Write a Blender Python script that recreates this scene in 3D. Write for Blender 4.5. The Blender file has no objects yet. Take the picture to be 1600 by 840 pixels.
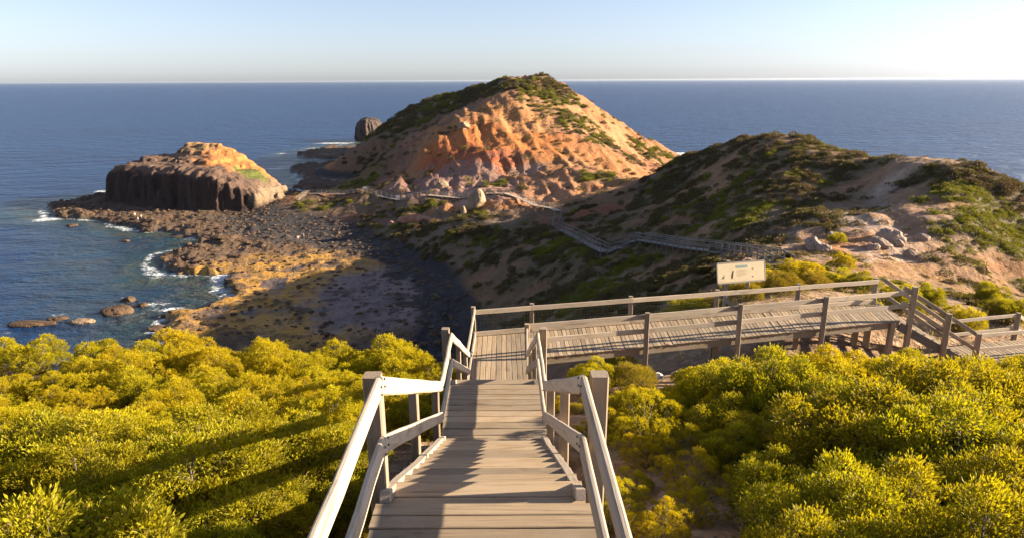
import bpy, math, random
import numpy as np
from mathutils import Vector, Matrix

random.seed(7)
RNG = np.random.default_rng(7)
scene = bpy.context.scene
col = scene.collection
H = 40.0                                   # camera height above the sea
F = 1056.0                                 # focal length in pixels of the 1600 px wide photo
PITCH, ROLL = 15.58, -0.29
ROT = Matrix.Rotation(math.radians(90 - PITCH), 3, 'X') @ Matrix.Rotation(math.radians(ROLL), 3, 'Z')
CAM = Vector((0, 0, H))
HAZE = .00002
SUN_EL, SUN_AZ = 17.0, 4.0                 # azimuth: degrees ahead of due right


def ray(px, py):
    return ROT @ Vector(((px - 800) / F, -(py - 420) / F, -1.0))


def P(px, py, d):
    return CAM + ray(px, py) * d


def PZ(px, py, z):
    r = ray(px, py)
    return CAM + r * ((z - H) / r.z)


def PY(px, py, y):
    r = ray(px, py)
    return CAM + r * (y / r.y)


# ------------------------------------------------------------------ numpy noise
def hash2(ix, iy, seed):
    h = (ix.astype(np.int64) * 374761393 + iy.astype(np.int64) * 668265263 + seed * 974634941) & 0xFFFFFFFF
    h = ((h ^ (h >> 13)) * 1274126177) & 0xFFFFFFFF
    h = h ^ (h >> 16)
    return (h & 0xFFFF) / 65535.0


def vnoise(x, y, seed=0):
    x0 = np.floor(x); y0 = np.floor(y)
    fx = x - x0; fy = y - y0
    ix = x0.astype(np.int64); iy = y0.astype(np.int64)
    u = fx * fx * fx * (fx * (fx * 6 - 15) + 10); v = fy * fy * fy * (fy * (fy * 6 - 15) + 10)
    a = hash2(ix, iy, seed); b = hash2(ix + 1, iy, seed); c = hash2(ix, iy + 1, seed); d = hash2(ix + 1, iy + 1, seed)
    return (a * (1 - u) + b * u) * (1 - v) + (c * (1 - u) + d * u) * v


def fbm(x, y, scale, octaves=5, seed=0, gain=.5, ridged=False):
    """about -1..1"""
    s = np.zeros_like(x); amp = 1.0; tot = 0; fr = 1.0 / scale
    ca, sa = math.cos(.6), math.sin(.6)
    for o in range(octaves):
        n = vnoise(x * fr + 13.7 * o, y * fr - 7.3 * o, seed + o) * 2 - 1
        if ridged:
            n = 1 - 2 * np.abs(n)
        s += amp * n; tot += amp
        amp *= gain; fr *= 2.03
        x, y = x * ca - y * sa, x * sa + y * ca
    return s / tot


def sstep(a, b, x):
    t = np.clip((x - a) / (b - a), 0, 1)
    return t * t * (3 - 2 * t)


def in_poly(x, y, poly):
    inside = np.zeros(x.shape, bool)
    n = len(poly)
    for i in range(n):
        x1, y1 = poly[i]; x2, y2 = poly[(i + 1) % n]
        c = ((y1 > y) != (y2 > y))
        if y2 != y1:
            inside ^= c & (x < (x2 - x1) * (y - y1) / (y2 - y1) + x1)
    return inside


def poly_dist(x, y, poly, closed=True):
    d = np.full(x.shape, 1e9)
    n = len(poly)
    for i in range(n if closed else n - 1):
        x1, y1 = poly[i]; x2, y2 = poly[(i + 1) % n]
        dx, dy = x2 - x1, y2 - y1
        t = np.clip(((x - x1) * dx + (y - y1) * dy) / (dx * dx + dy * dy + 1e-9), 0, 1)
        d = np.minimum(d, np.hypot(x - x1 - t * dx, y - y1 - t * dy))
    return d


def sdist(x, y, poly):
    d = poly_dist(x, y, poly)
    return np.where(in_poly(x, y, poly), d, -d)


class TPS:
    def __init__(self, pts, lam=0.02):
        p = np.array(pts, float)
        self.c = p[:, :2] / 100.0
        n = len(p)
        K = self.k(self.c[:, None, :] - self.c[None, :, :]) + lam * np.eye(n) * 1e-2
        A = np.zeros((n + 3, n + 3)); A[:n, :n] = K
        A[:n, n] = 1; A[:n, n + 1:] = self.c; A[n:, :n] = A[:n, n:].T
        b = np.zeros(n + 3); b[:n] = p[:, 2]
        self.w = np.linalg.solve(A, b)

    @staticmethod
    def k(d):
        r2 = (d ** 2).sum(-1)
        return .5 * r2 * np.log(r2 + 1e-12)

    def __call__(self, x, y):
        sh = x.shape
        X = np.stack([x.ravel(), y.ravel()], -1) / 100.0
        out = np.empty(len(X)); n = len(self.c)
        for i in range(0, len(X), 20000):
            q = X[i:i + 20000]
            out[i:i + 20000] = self.k(q[:, None, :] - self.c[None]) @ self.w[:n] + self.w[n] + q @ self.w[n + 1:]
        return out.reshape(sh)


# ------------------------------------------------------------------ objects
def tag(o, label=None, cat=None, group=None, kind=None):
    for k, v in (('label', label), ('category', cat), ('group', group), ('kind', kind)):
        if v: o[k] = v
    return o


def empty(name, loc, label=None, cat=None, group=None):
    o = bpy.data.objects.new(name, None)
    o.empty_display_size = .3
    col.objects.link(o); o.location = loc
    return tag(o, label, cat, group)


def link_mesh(name, me, mat, parent=None, loc=None):
    o = bpy.data.objects.new(name, me)
    col.objects.link(o)
    if mat and not me.materials: me.materials.append(mat)
    if parent: o.parent = parent
    if loc is not None: o.location = loc
    return o


def np_mesh(name, verts, faces, smooth=True):
    """verts (n,3); faces (m,3|4) int array"""
    me = bpy.data.meshes.new(name)
    verts = np.ascontiguousarray(verts, np.float32); faces = np.ascontiguousarray(faces, np.int32)
    k = faces.shape[1]; m = len(faces)
    me.vertices.add(len(verts)); me.vertices.foreach_set('co', verts.ravel())
    me.loops.add(m * k); me.loops.foreach_set('vertex_index', faces.ravel())
    me.polygons.add(m)
    me.polygons.foreach_set('loop_start', np.arange(0, m * k, k, dtype=np.int32))
    me.polygons.foreach_set('loop_total', np.full(m, k, np.int32))
    me.polygons.foreach_set('use_smooth', np.full(m, smooth, bool))
    me.update(calc_edges=True)
    return me


def set_attr(me, name, typ, data, dom='POINT'):
    a = me.attributes.new(name, typ, dom)
    key = {'FLOAT': 'value', 'FLOAT_VECTOR': 'vector', 'FLOAT_COLOR': 'color'}[typ]
    a.data.foreach_set(key, np.ascontiguousarray(data, np.float32).ravel())


class MB:
    """collects boards, tubes and blocks into one mesh; 'gc' = grain coordinate, 'tint' = value per piece"""
    def __init__(self):
        self.v = []; self.f = []; self.gc = []; self.t = []

    def _add(self, vs, fs, gcs, tint):
        b = len(self.v)
        self.v += [tuple(v) for v in vs]; self.gc += gcs; self.t += [tint] * len(vs)
        self.f += [tuple(b + i for i in f) for f in fs]

    def board(self, p0, p1, w, h, up=(0, 0, 1), ch=.006, seg=None, wob=.0025, sag=0.0, tint=None):
        p0 = Vector(p0); p1 = Vector(p1); ax = (p1 - p0); L = ax.length
        if L < 1e-5: return
        ax /= L
        side = ax.cross(Vector(up))
        if side.length < 1e-4: side = ax.cross(Vector((0, 1, 0)))
        side.normalize(); u = side.cross(ax).normalized()
        seg = seg or max(1, min(8, int(L / .5)))
        ch = min(ch, w * .3, h * .3)
        prof = [(-w/2+ch, -h/2), (w/2-ch, -h/2), (w/2, -h/2+ch), (w/2, h/2-ch), (w/2-ch, h/2), (-w/2+ch, h/2), (-w/2, h/2-ch), (-w/2, -h/2+ch)]
        ox, oy = random.uniform(0, 50), random.uniform(0, 50)
        tint = random.random() if tint is None else tint
        vs = []; g = []; fs = []
        for i in range(seg + 1):
            t = i / seg
            c = p0 + ax * (L * t) + side * random.gauss(0, wob) + u * (random.gauss(0, wob) - sag * 4 * t * (1 - t))
            for a, b in prof:
                vs.append(c + side * a + u * b); g.append((L * t + ox, a + oy, b + ox))
        for i in range(seg):
            for k in range(8):
                fs.append((i*8+k, i*8+(k+1) % 8, (i+1)*8+(k+1) % 8, (i+1)*8+k))
        fs.append(tuple(reversed(range(8)))); fs.append(tuple(seg*8+k for k in range(8)))
        self._add(vs, fs, g, tint)

    def tube(self, pts, radii, n=6, tint=None):
        pts = [Vector(p) for p in pts]
        vs = []; fs = []; g = []
        tint = random.random() if tint is None else tint
        for i, p in enumerate(pts):
            a = (pts[min(i+1, len(pts)-1)] - pts[max(i-1, 0)])
            if a.length < 1e-6: a = Vector((0, 0, 1))
            a.normalize()
            s = a.cross(Vector((0, 0, 1)) if abs(a.z) < .9 else Vector((1, 0, 0))).normalized(); u = s.cross(a)
            for k in range(n):
                q = 2 * math.pi * k / n
                vs.append(p + (s * math.cos(q) + u * math.sin(q)) * radii[i]); g.append((i * .3, math.cos(q) * radii[i], math.sin(q) * radii[i]))
        for i in range(len(pts) - 1):
            for k in range(n):
                fs.append((i*n+k, i*n+(k+1) % n, (i+1)*n+(k+1) % n, (i+1)*n+k))
        fs.append(tuple(reversed(range(n)))); fs.append(tuple((len(pts)-1)*n+k for k in range(n)))
        self._add(vs, fs, g, tint)

    def build(self, name, mat, parent=None, smooth=False):
        me = bpy.data.meshes.new(name)
        off = parent_loc(parent)
        me.from_pydata([(v[0]-off[0], v[1]-off[1], v[2]-off[2]) for v in self.v], [], self.f)
        set_attr(me, 'gc', 'FLOAT_VECTOR', np.array(self.gc)); set_attr(me, 'tint', 'FLOAT', np.array(self.t))
        if smooth: me.shade_smooth()
        return link_mesh(name, me, mat, parent)


def parent_loc(p):
    v = Vector((0, 0, 0))
    while p is not None:
        v += p.location; p = p.parent
    return v


# ------------------------------------------------------------------ materials
class N:
    def __init__(self, name):
        self.m = bpy.data.materials.new(name); self.m.use_nodes = True
        self.t = self.m.node_tree; self.t.nodes.clear()
        self.out = self.t.nodes.new('ShaderNodeOutputMaterial')

    def n(self, typ, inp=None, **kw):
        nd = self.t.nodes.new(typ)
        for k, v in kw.items(): setattr(nd, k, v)
        for k, v in (inp or {}).items():
            s = nd.inputs[k]
            if isinstance(v, bpy.types.NodeSocket): self.t.links.new(v, s)
            else: s.default_value = v
        return nd

    def noise(self, vec, scale, detail=4, rough=.55, dist=0.0):
        return self.n('ShaderNodeTexNoise', {'Vector': vec, 'Scale': scale, 'Detail': detail, 'Roughness': rough, 'Distortion': dist}).outputs['Fac']

    def mapr(self, v, a, b, c=0.0, d=1.0, clamp=True):
        return self.n('ShaderNodeMapRange', {'Value': v, 'From Min': a, 'From Max': b, 'To Min': c, 'To Max': d}, clamp=clamp).outputs['Result']

    def math(self, op, a, b=0.0):
        return self.n('ShaderNodeMath', {0: a, 1: b}, operation=op).outputs[0]

    def mix(self, fac, a, b, blend='MIX'):
        nd = self.t.nodes.new('ShaderNodeMix'); nd.data_type = 'RGBA'; nd.blend_type = blend
        for idx, v in ((0, fac), (6, a), (7, b)):
            s = nd.inputs[idx]
            if isinstance(v, bpy.types.NodeSocket): self.t.links.new(v, s)
            else: s.default_value = v if idx == 0 else (v if len(v) == 4 else (*v, 1))
        return nd.outputs[2]

    def vscale(self, vec, s):
        return self.n('ShaderNodeVectorMath', {0: vec, 1: s}, operation='MULTIPLY').outputs[0]

    def attr(self, name):
        return self.n('ShaderNodeAttribute', attribute_name=name)

    def obj(self):
        return self.n('ShaderNodeTexCoord').outputs['Object']

    def bump(self, h, strength, dist, normal=None):
        d = {'Height': h, 'Strength': strength, 'Distance': dist}
        if normal is not None: d['Normal'] = normal
        return self.n('ShaderNodeBump', d).outputs[0]

    def bsdf(self, **inp):
        return self.n('ShaderNodeBsdfPrincipled', {k.replace('_', ' '): v for k, v in inp.items()})

    def surf(self, sh):
        self.t.links.new(sh.outputs[0] if hasattr(sh, 'outputs') else sh, self.out.inputs['Surface'])
        return self.m


def timber(name, dark, light, grey):
    m = N(name)
    g = m.attr('gc').outputs['Vector']; tint = m.attr('tint').outputs['Fac']
    fine = m.noise(m.vscale(g, (2.2, 60, 60)), 1.0, 5, .65, .4)
    grain = m.noise(m.vscale(g, (.7, 18, 18)), 1.0, 4, .6, .6)
    blot = m.noise(g, 2.3, 4, .6)
    c = m.mix(m.mapr(fine, .25, .72), dark, light)
    c = m.mix(m.mapr(blot, .38, .68), c, grey)
    c = m.mix(m.mapr(grain, .58, .72, 0, .55), c, tuple(q * .45 for q in dark))
    stain = m.mapr(m.noise(m.vscale(g, (.9, 5, 5)), 1.0, 5, .7, .8), .56, .70, 1, .55)
    c = m.mix(1.0, c, m.n('ShaderNodeCombineColor', {0: stain, 1: stain, 2: stain}).outputs[0], 'MULTIPLY')
    c = m.mix(1.0, c, m.n('ShaderNodeCombineColor', {0: m.mapr(tint, 0, 1, .62, 1.06), 1: m.mapr(tint, 0, 1, .62, 1.03), 2: m.mapr(tint, 0, 1, .62, .98)}).outputs[0], 'MULTIPLY')
    nrm = m.bump(m.math('ADD', fine, m.math('MULTIPLY', grain, .8)), .55, .006)
    return m.surf(m.bsdf(Base_Color=c, Roughness=.78, Specular_IOR_Level=.3, Normal=nrm))


M_DECK = timber('weathered_deck', (.20, .14, .088), (.42, .315, .205), (.35, .275, .195))
M_RAIL = timber('weathered_rail', (.28, .215, .155), (.50, .41, .315), (.42, .355, .29))
M_POST = timber('weathered_post', (.20, .148, .10), (.37, .285, .20), (.30, .245, .19))
M_OLD = timber('silvered_timber', (.15, .13, .115), (.25, .22, .20), (.21, .195, .185))


def foliage(name, a, b, tip, trans=.42, dead=None):
    m = N(name)
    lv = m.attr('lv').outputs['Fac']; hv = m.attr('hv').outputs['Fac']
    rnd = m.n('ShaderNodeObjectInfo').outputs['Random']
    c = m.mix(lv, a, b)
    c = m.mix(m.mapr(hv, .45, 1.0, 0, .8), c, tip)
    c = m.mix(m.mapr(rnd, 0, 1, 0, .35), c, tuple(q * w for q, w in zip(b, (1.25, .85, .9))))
    if dead: c = m.mix(m.mapr(lv, .93, .96), c, dead)
    p = m.bsdf(Base_Color=c, Roughness=.55, Specular_IOR_Level=.18)
    t = m.n('ShaderNodeBsdfTranslucent', {'Color': m.mix(1.0, c, (1.25, 1.15, .5), 'MULTIPLY')})
    mx = m.n('ShaderNodeMixShader', {0: trans, 1: p.outputs[0], 2: t.outputs[0]})
    return m.surf(mx)


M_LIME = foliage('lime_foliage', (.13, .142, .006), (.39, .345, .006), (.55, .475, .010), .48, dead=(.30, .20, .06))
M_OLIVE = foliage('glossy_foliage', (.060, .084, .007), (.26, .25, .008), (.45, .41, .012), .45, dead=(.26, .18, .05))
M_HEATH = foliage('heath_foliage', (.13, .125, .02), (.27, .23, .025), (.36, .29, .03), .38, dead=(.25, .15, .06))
M_GREY = foliage('grey_foliage', (.30, .28, .23), (.42, .38, .33), (.50, .46, .40), .2)
M_SCRUB = foliage('scrub_foliage', (.042, .042, .016), (.105, .092, .030), (.18, .15, .04), .25, dead=(.16, .11, .05))
M_SCRUBB = foliage('brown_scrub_foliage', (.060, .044, .028), (.13, .095, .055), (.19, .14, .075), .2, dead=(.2, .15, .09))
M_SCRUBY = foliage('bright_scrub_foliage', (.07, .09, .010), (.15, .17, .018), (.24, .22, .02), .3, dead=(.2, .15, .05))

m = N('twig'); c = m.mix(m.noise(m.obj(), 9, 4), (.07, .05, .035), (.20, .155, .12))
M_TWIG = m.surf(m.bsdf(Base_Color=c, Roughness=.85))


def plain(name, c, rough=.6, var=.25, scale=6.0, metal=0.0):
    m = N(name)
    f = m.noise(m.obj(), scale, 4)
    cc = m.mix(f, tuple(q * (1 - var) for q in c), tuple(min(1, q * (1 + var)) for q in c))
    return m.surf(m.bsdf(Base_Color=cc, Roughness=rough, Metallic=metal))


def rock_mat(name, a, b, c3, scale=.5, bumpd=.5):
    m = N(name); o = m.obj()
    n1 = m.noise(o, scale, 6, .62); n2 = m.noise(m.vscale(o, (1, 1, .25)), scale * 3, 5, .6); n3 = m.noise(o, scale * 7, 5, .65)
    c = m.mix(m.mapr(n1, .35, .65), a, b)
    c = m.mix(m.mapr(n3, .56, .75, 0, .7), c, c3)
    c = m.mix(m.mapr(n2, .28, .45, .55, 0), c, tuple(q * .35 for q in a))
    nrm = m.bump(m.math('ADD', n2, m.math('MULTIPLY', n3, .6)), .9, bumpd)
    return m.surf(m.bsdf(Base_Color=c, Roughness=.9, Specular_IOR_Level=.25, Normal=nrm))


M_BASALT = rock_mat('basalt', (.050, .036, .031), (.090, .062, .050), (.13, .088, .066), .25, .6)
M_SHORE = rock_mat('shore_rock', (.058, .036, .024), (.12, .074, .042), (.19, .11, .045), .6, .35)
M_TANROCK = rock_mat('tan_rock', (.21, .145, .092), (.32, .225, .14), (.25, .15, .09), .4, .4)
M_REDROCK = rock_mat('red_rock', (.26, .10, .06), (.38, .20, .13), (.45, .33, .25), .5, .35)
M_PALEROCK = rock_mat('pale_rock', (.27, .195, .15), (.38, .30, .24), (.22, .14, .10), .5, .35)

# ------------------------------------------------------------------ stair frame
def S(u, y, z):
    """point on the staircase: u to the right of its centre line, y forward, z relative to the camera"""
    return Vector((-.17 - .0125 * y + u, y, H + z))


ZA, ZB, ZC, ZD = -3.0, -5.09, -7.66, -9.07
YA, YB0, YB1, YC0, YC1 = 4.35, 8.86, 10.8, 16.15, 19.75
N0 = Vector((.42, 17.95, H + ZC)); N1 = Vector((12.75, 20.95, H + ZC))     # walkway, near edge
F0 = Vector((-1.18, 19.68, H + ZC)); F1 = Vector((13.05, 22.75, H + ZC))   # walkway, far edge

# ------------------------------------------------------------------ terrain
ctl = []


def c_px(*rows):
    for px, py, d in rows:
        p = P(px, py, d); ctl.append((p.x, p.y, p.z))


def c_z(*rows):
    for px, py, z in rows:
        p = PZ(px, py, z); ctl.append((p.x, p.y, p.z))


def c_w(*rows): ctl.extend(rows)


def znear(x, y): return 40 - (2.3 + .345 * y) + .03 * x


for x in (-20, -10, 0, 10, 20):
    for y in (-8, 0, 7, 14):
        c_w((x, y, znear(x, y)))
for x, y in ((-5, 19), (1, 18.5), (6, 19.5), (12.4, 20.8)): c_w((x, y, znear(x, y)))
c_w((-14, 19.5, 31.35), (-9.5, 19.8, 30.95), (-20, 18, 32.3), (19, 22, 30.6), (26, 22, 30.8), (33, 8, 36), (40, 25, 28.5), (50, 40, 24), (46, 5, 36), (60, 60, 22))
# seaward slope on the left, hidden behind the shrubs
c_w((-30, 12, 34), (-30, 24, 27.5), (-12, 25, 27.6), (-4, 24, 28.2), (2, 25, 27.6), (6, 30, 26.6), (-35, 40, 14), (-18, 40, 17), (-4, 36, 21), (4, 34, 22.5), (9, 36, 26.0),
    (-45, 60, 2), (-20, 62, 6.5), (-6, 56, 11.5), (3, 60, 15), (-25, 84, 1.8), (-12, 84, 3.0), (-4, 84, 5.2), (-60, 50, 1), (-60, 30, 12), (-70, 75, -4), (-45, 78, -1.5), (-95, 60, -6))
# slope beyond the walkway
c_px((1150, 474, 27), (1230, 455, 31), (1000, 440, 74), (1050, 425, 72), (1100, 425, 60), (950, 460, 76), (900, 440, 94),
     (850, 470, 98), (1300, 440, 38), (1240, 425, 44), (1560, 478, 50), (1500, 440, 58), (1420, 425, 56), (1610, 450, 62), (1340, 430, 48), (1460, 470, 46),
     (780, 478, 110), (1000, 420, 92), (900, 400, 108), (850, 420, 112), (800, 440, 116))
# right hand hill
crest = [(1600, 294, 78), (1545, 270, 81), (1470, 253, 84), (1400, 250, 92), (1330, 236, 102), (1260, 219, 112), (1200, 212, 120), (1140, 226, 128),
         (1080, 244, 136), (1030, 266, 143), (980, 291, 148), (930, 312, 149), (888, 334, 146)]
c_px(*crest)
for px, py, d in crest:
    p = P(px, py, d)
    for k, dz in ((1.16, -6), (1.45, -19)):
        z = p.z + dz * (1.0 if px > 1000 else .5)
        if px > 960: c_w((p.x * k + 4 * (k > 1.2), p.y * k, max(z, -3)))
c_px((1210, 412, 56), (1160, 400, 67), (1110, 394, 79), (1050, 383, 93), (1000, 375, 106), (980, 378, 106), (947, 391, 106), (868, 349, 140), (872, 335, 148),
     (1100, 330, 103), (1000, 330, 124), (1200, 300, 93), (1150, 270, 112), (1250, 340, 76), (1300, 380, 66), (1380, 330, 79), (1350, 290, 91), (1080, 280, 128),
     (950, 335, 138), (1250, 400, 56), (1490, 400, 61), (1490, 350, 67), (1490, 300, 75), (1420, 380, 66), (1440, 300, 80), (1590, 380, 73), (1580, 330, 76), (1540, 350, 71), (1560, 420, 64))
# foot of the slopes round the beach
c_z((729, 474, 1.8), (692, 430, 1.8), (648, 402, 1.8), (598, 390, 1.8), (552, 366, 1.8), (480, 345, 1.9), (410, 336, 2.0), (735, 520, 1.8), (732, 560, 1.6))
c_px((740, 462, 121), (700, 370, 150), (650, 350, 170), (720, 340, 165), (800, 350, 150), (800, 400, 130), (750, 420, 132), (860, 375, 128))
# beach under the rock platform
c_z((640, 470, .9), (600, 430, .8), (560, 400, .8), (500, 380, .9), (420, 360, .9), (660, 540, .6), (600, 520, .0), (500, 480, -.6), (450, 430, -.6), (400, 380, -.4),
    (300, 330, -.6), (200, 320, -1), (350, 450, -2), (250, 440, -4), (100, 400, -6), (0, 450, -7), (50, 350, -6), (330, 345, -.4), (380, 330, .8))
# far hill
c_px((780, 308, 178), (860, 328, 158), (690, 312, 186), (625, 318, 193), (560, 303, 212), (490, 306, 220), (455, 306, 226), (430, 312, 222),
     (560, 292, 232), (560, 268, 285), (556, 250, 335), (576, 228, 292), (600, 198, 330), (650, 168, 356), (700, 153, 345), (740, 145, 329), (785, 131, 320), (812, 122, 310), (830, 121, 304), (848, 122, 301),
     (870, 127, 298), (905, 151, 292), (950, 183, 288), (1000, 213, 288), (1060, 245, 290), (780, 280, 200), (750, 250, 213), (720, 230, 225), (735, 184, 246), (770, 166, 256),
     (800, 200, 240), (800, 152, 262), (850, 172, 254), (880, 220, 230), (850, 270, 200), (920, 270, 190), (960, 240, 228), (1000, 252, 240), (900, 310, 166),
     (650, 282, 213), (640, 218, 265), (680, 192, 284), (720, 170, 296), (660, 253, 224), (700, 216, 233), (610, 296, 206), (1040, 252, 262), (950, 295, 176))
for px, py, d in ((576, 228, 330), (650, 168, 356), (700, 153, 345), (785, 131, 320), (830, 122, 304), (870, 127, 298), (950, 183, 288), (1000, 213, 285), (1060, 245, 290)):
    p = P(px, py, d); c_w((p.x * 1.14, p.y * 1.14, p.z * .55 - 3), (p.x * 1.34, p.y * 1.34, -7))
c_z((500, 285, -.8), (460, 262, -2), (520, 262, -.8), (540, 238, -1.5), (440, 275, -2.5), (470, 240, -4), (400, 240, -7))
c_w((140, 290, -6), (130, 200, -4), (110, 150, -2), (150, 100, -3), (90, 330, -7), (-160, 300, -8), (-60, 420, -8), (20, 420, -8), (-170, 180, -8), (-140, 120, -8), (150, 400, -8), (95, 240, 1), (88, 195, 4))
tps = TPS(ctl)


def wpoly(*pts, z=.5):
    return [(PZ(x, y, z).x, PZ(x, y, z).y) for x, y in pts]


PLAT = wpoly((66, 327), (78, 316), (122, 310), (182, 302), (300, 300), (425, 292), (446, 296), (470, 300), (545, 300), (620, 345), (720, 430), (735, 500), (735, 585), (560, 585), (400, 585), (290, 552),
             (262, 535), (236, 514), (250, 500), (262, 490), (300, 482), (338, 466), (346, 440), (352, 428), (322, 430), (268, 428), (240, 408), (250, 394), (288, 388),
             (322, 374), (262, 362), (212, 362), (196, 350), (128, 342), (86, 337))
PLAT2 = wpoly((446, 262), (470, 256), (520, 252), (575, 250), (590, 280), (560, 300), (500, 302), (452, 292), (470, 280))
PLAT3 = wpoly((458, 241), (500, 231), (552, 221), (600, 220), (600, 246), (545, 247), (500, 248), (475, 245))


def terrain_height(x, y):
    land = tps(x, y)
    big = fbm(x, y, 14, 4, 3); mid = fbm(x, y, 4.5, 4, 9); gul = fbm(x * .55 + y * .2, y * .35 - x * .1, 6, 4, 21, ridged=True)
    far = sstep(24, 60, y)
    up = sstep(2.0, 7.0, land)
    land = land + far * up * (big * .9 + mid * .45 + gul * .55 + fbm(x, y, 1.6, 3, 33) * .22) + (1 - far) * (fbm(x, y, 2.2, 4, 5) * .13)
    ffar = sstep(150, 175, y - .1 * x)
    land = land + ffar * up * (1.0 * fbm(x + y * .2, y * .16, 5.5, 4, 23, ridged=True) + .5 * fbm(x, y, 9, 3, 24) + .35 * fbm(x + y * .2, y * .25, 2.0, 3, 25, ridged=True))
    # beach ripple of pebbles
    land = land + (1 - up) * far * (fbm(x, y, 3, 4, 41) * .16)
    wob = fbm(x, y, 9, 4, 55) * 3.2 + fbm(x, y, 2.5, 3, 56) * 1.1
    sd = np.maximum(sdist(x, y, PLAT), np.maximum(sdist(x, y, PLAT2), sdist(x, y, PLAT3))) + wob
    rid = fbm(x * .75 + y * .35, y - x * .2, 7, 5, 61, ridged=True); lump = fbm(x, y, 2.4, 4, 62); broad = fbm(x, y, 24, 3, 63)
    # flat shelf in the middle of the bay, broken reef at its margin
    cx, cy = PZ(452, 455, .5).x, PZ(452, 455, .5).y
    shelf = np.exp(-(((x - cx) / 29) ** 2 + ((y - cy) / 32) ** 2) ** 1.5)
    h = .62 + .25 * broad + (1 - shelf * .82) * (.85 * np.maximum(rid, -.6) + .40 * lump) + shelf * (.10 * lump + .08 * rid + .30 * sstep(.12, .42, fbm(x, y, 2.6, 4, 66)) + .10 * fbm(x, y, 1.1, 3, 67) - .22 * sstep(.15, .4, fbm(x, y, 6, 3, 68)))
    h += (1 - shelf * .8) * (.34 * fbm(x, y, 1.5, 3, 64) + .22 * fbm(x, y, 3.5, 3, 65, ridged=True))
    h += .9 * sstep(0, 4, sd) * sstep(12, 5, sd) * (1 - shelf) * np.maximum(0, lump + .25)
    plat = -2.2 + (h + 2.2) * sstep(-1.5, 2.2, sd)
    z = np.maximum(land, plat)
    return z, plat > land, up, sd, shelf


ROWS = []
yy = -3.6
while yy < 430:
    ROWS.append(yy); yy += .0072 * (yy + 6)
yg = np.array(ROWS); tg = np.arange(-1.0, 1.0001, .0026)
Yg, Tg = np.meshgrid(yg, tg, indexing='ij')
Xg = Tg * (Yg + 6)
Zg, isplat, upg, sdg, shelfg = terrain_height(Xg, Yg)

# keep the ground below every deck
for a, b, za in ((S(0, 1, 0), S(0, YA, 0), ZA), (S(0, YB0, 0), S(0, YB1, 0), ZB), (S(0, YC0, 0), S(0, YC1, 0), ZC), (N0.lerp(F0, .5), N1.lerp(F1, .5), ZC), (Vector((15.2, 21.3, 0)), Vector((22, 22, 0)), ZD)):
    d = poly_dist(Xg, Yg, [(a.x, a.y), (b.x, b.y)], False)
    lim = H + za - .38 + np.maximum(0, d - 1.2) * .5
    Zg = np.where(d < 4, np.minimum(Zg, lim), Zg)
for ya, yb, za, zb in ((YA, YB0, ZA, ZB), (YB1, YC0, ZB, ZC)):
    xc = -.17 - .0125 * Yg
    lim = H + za + (zb - za) * np.clip((Yg - ya) / (yb - ya), 0, 1) - .5 + np.maximum(0, np.abs(Xg - xc) - 1.1) * .5
    Zg = np.where((Yg > ya) & (Yg < yb) & (np.abs(Xg - xc) < 3), np.minimum(Zg, lim), Zg)


def ground_z(x, y):
    fj = np.interp(y, yg, np.arange(len(yg))); fi = (x / (y + 6) + 1.0) / .0026
    j = int(min(max(fj, 0), len(yg) - 2)); i = int(min(max(fi, 0), len(tg) - 2))
    a, b = fj - j, fi - i
    return float((Zg[j, i] * (1-b) + Zg[j, i+1] * b) * (1-a) + (Zg[j+1, i] * (1-b) + Zg[j+1, i+1] * b) * a)


def HIT(px, py, d):
    """where the view line through a photo point meets the ground (near depth d)"""
    r_ = ray(px, py); q = max(18.0, d * .6)
    while q < min(420, d * 1.5):
        p = CAM + r_ * q
        if p.z < ground_z(p.x, p.y): return p
        q += .004 * q
    return P(px, py, d)


# ---- local ground colours (dry, unlit but for some painted shade)
X, Y, Z = Xg, Yg, Zg
n_a = fbm(X, Y, 16, 5, 71); n_b = fbm(X, Y, 5, 5, 72); n_c = fbm(X, Y, 1.5, 4, 73)
C = np.empty(X.shape + (3,)); C[:] = (.27, .165, .095)


def mixc(mask, c):
    global C
    mk = np.clip(mask, 0, 1)[..., None]
    C = C * (1 - mk) + np.array(c) * mk


def patch(px, py, d, r, c, s=1.0, ry=None, edge=.5):
    p = HIT(px, py, d)
    q = np.hypot((X - p.x) / r, (Y - p.y) / (ry or r)) + edge * n_b + .3 * edge * n_c
    mixc(sstep(1.15, .75, q) * s, c)


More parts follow.
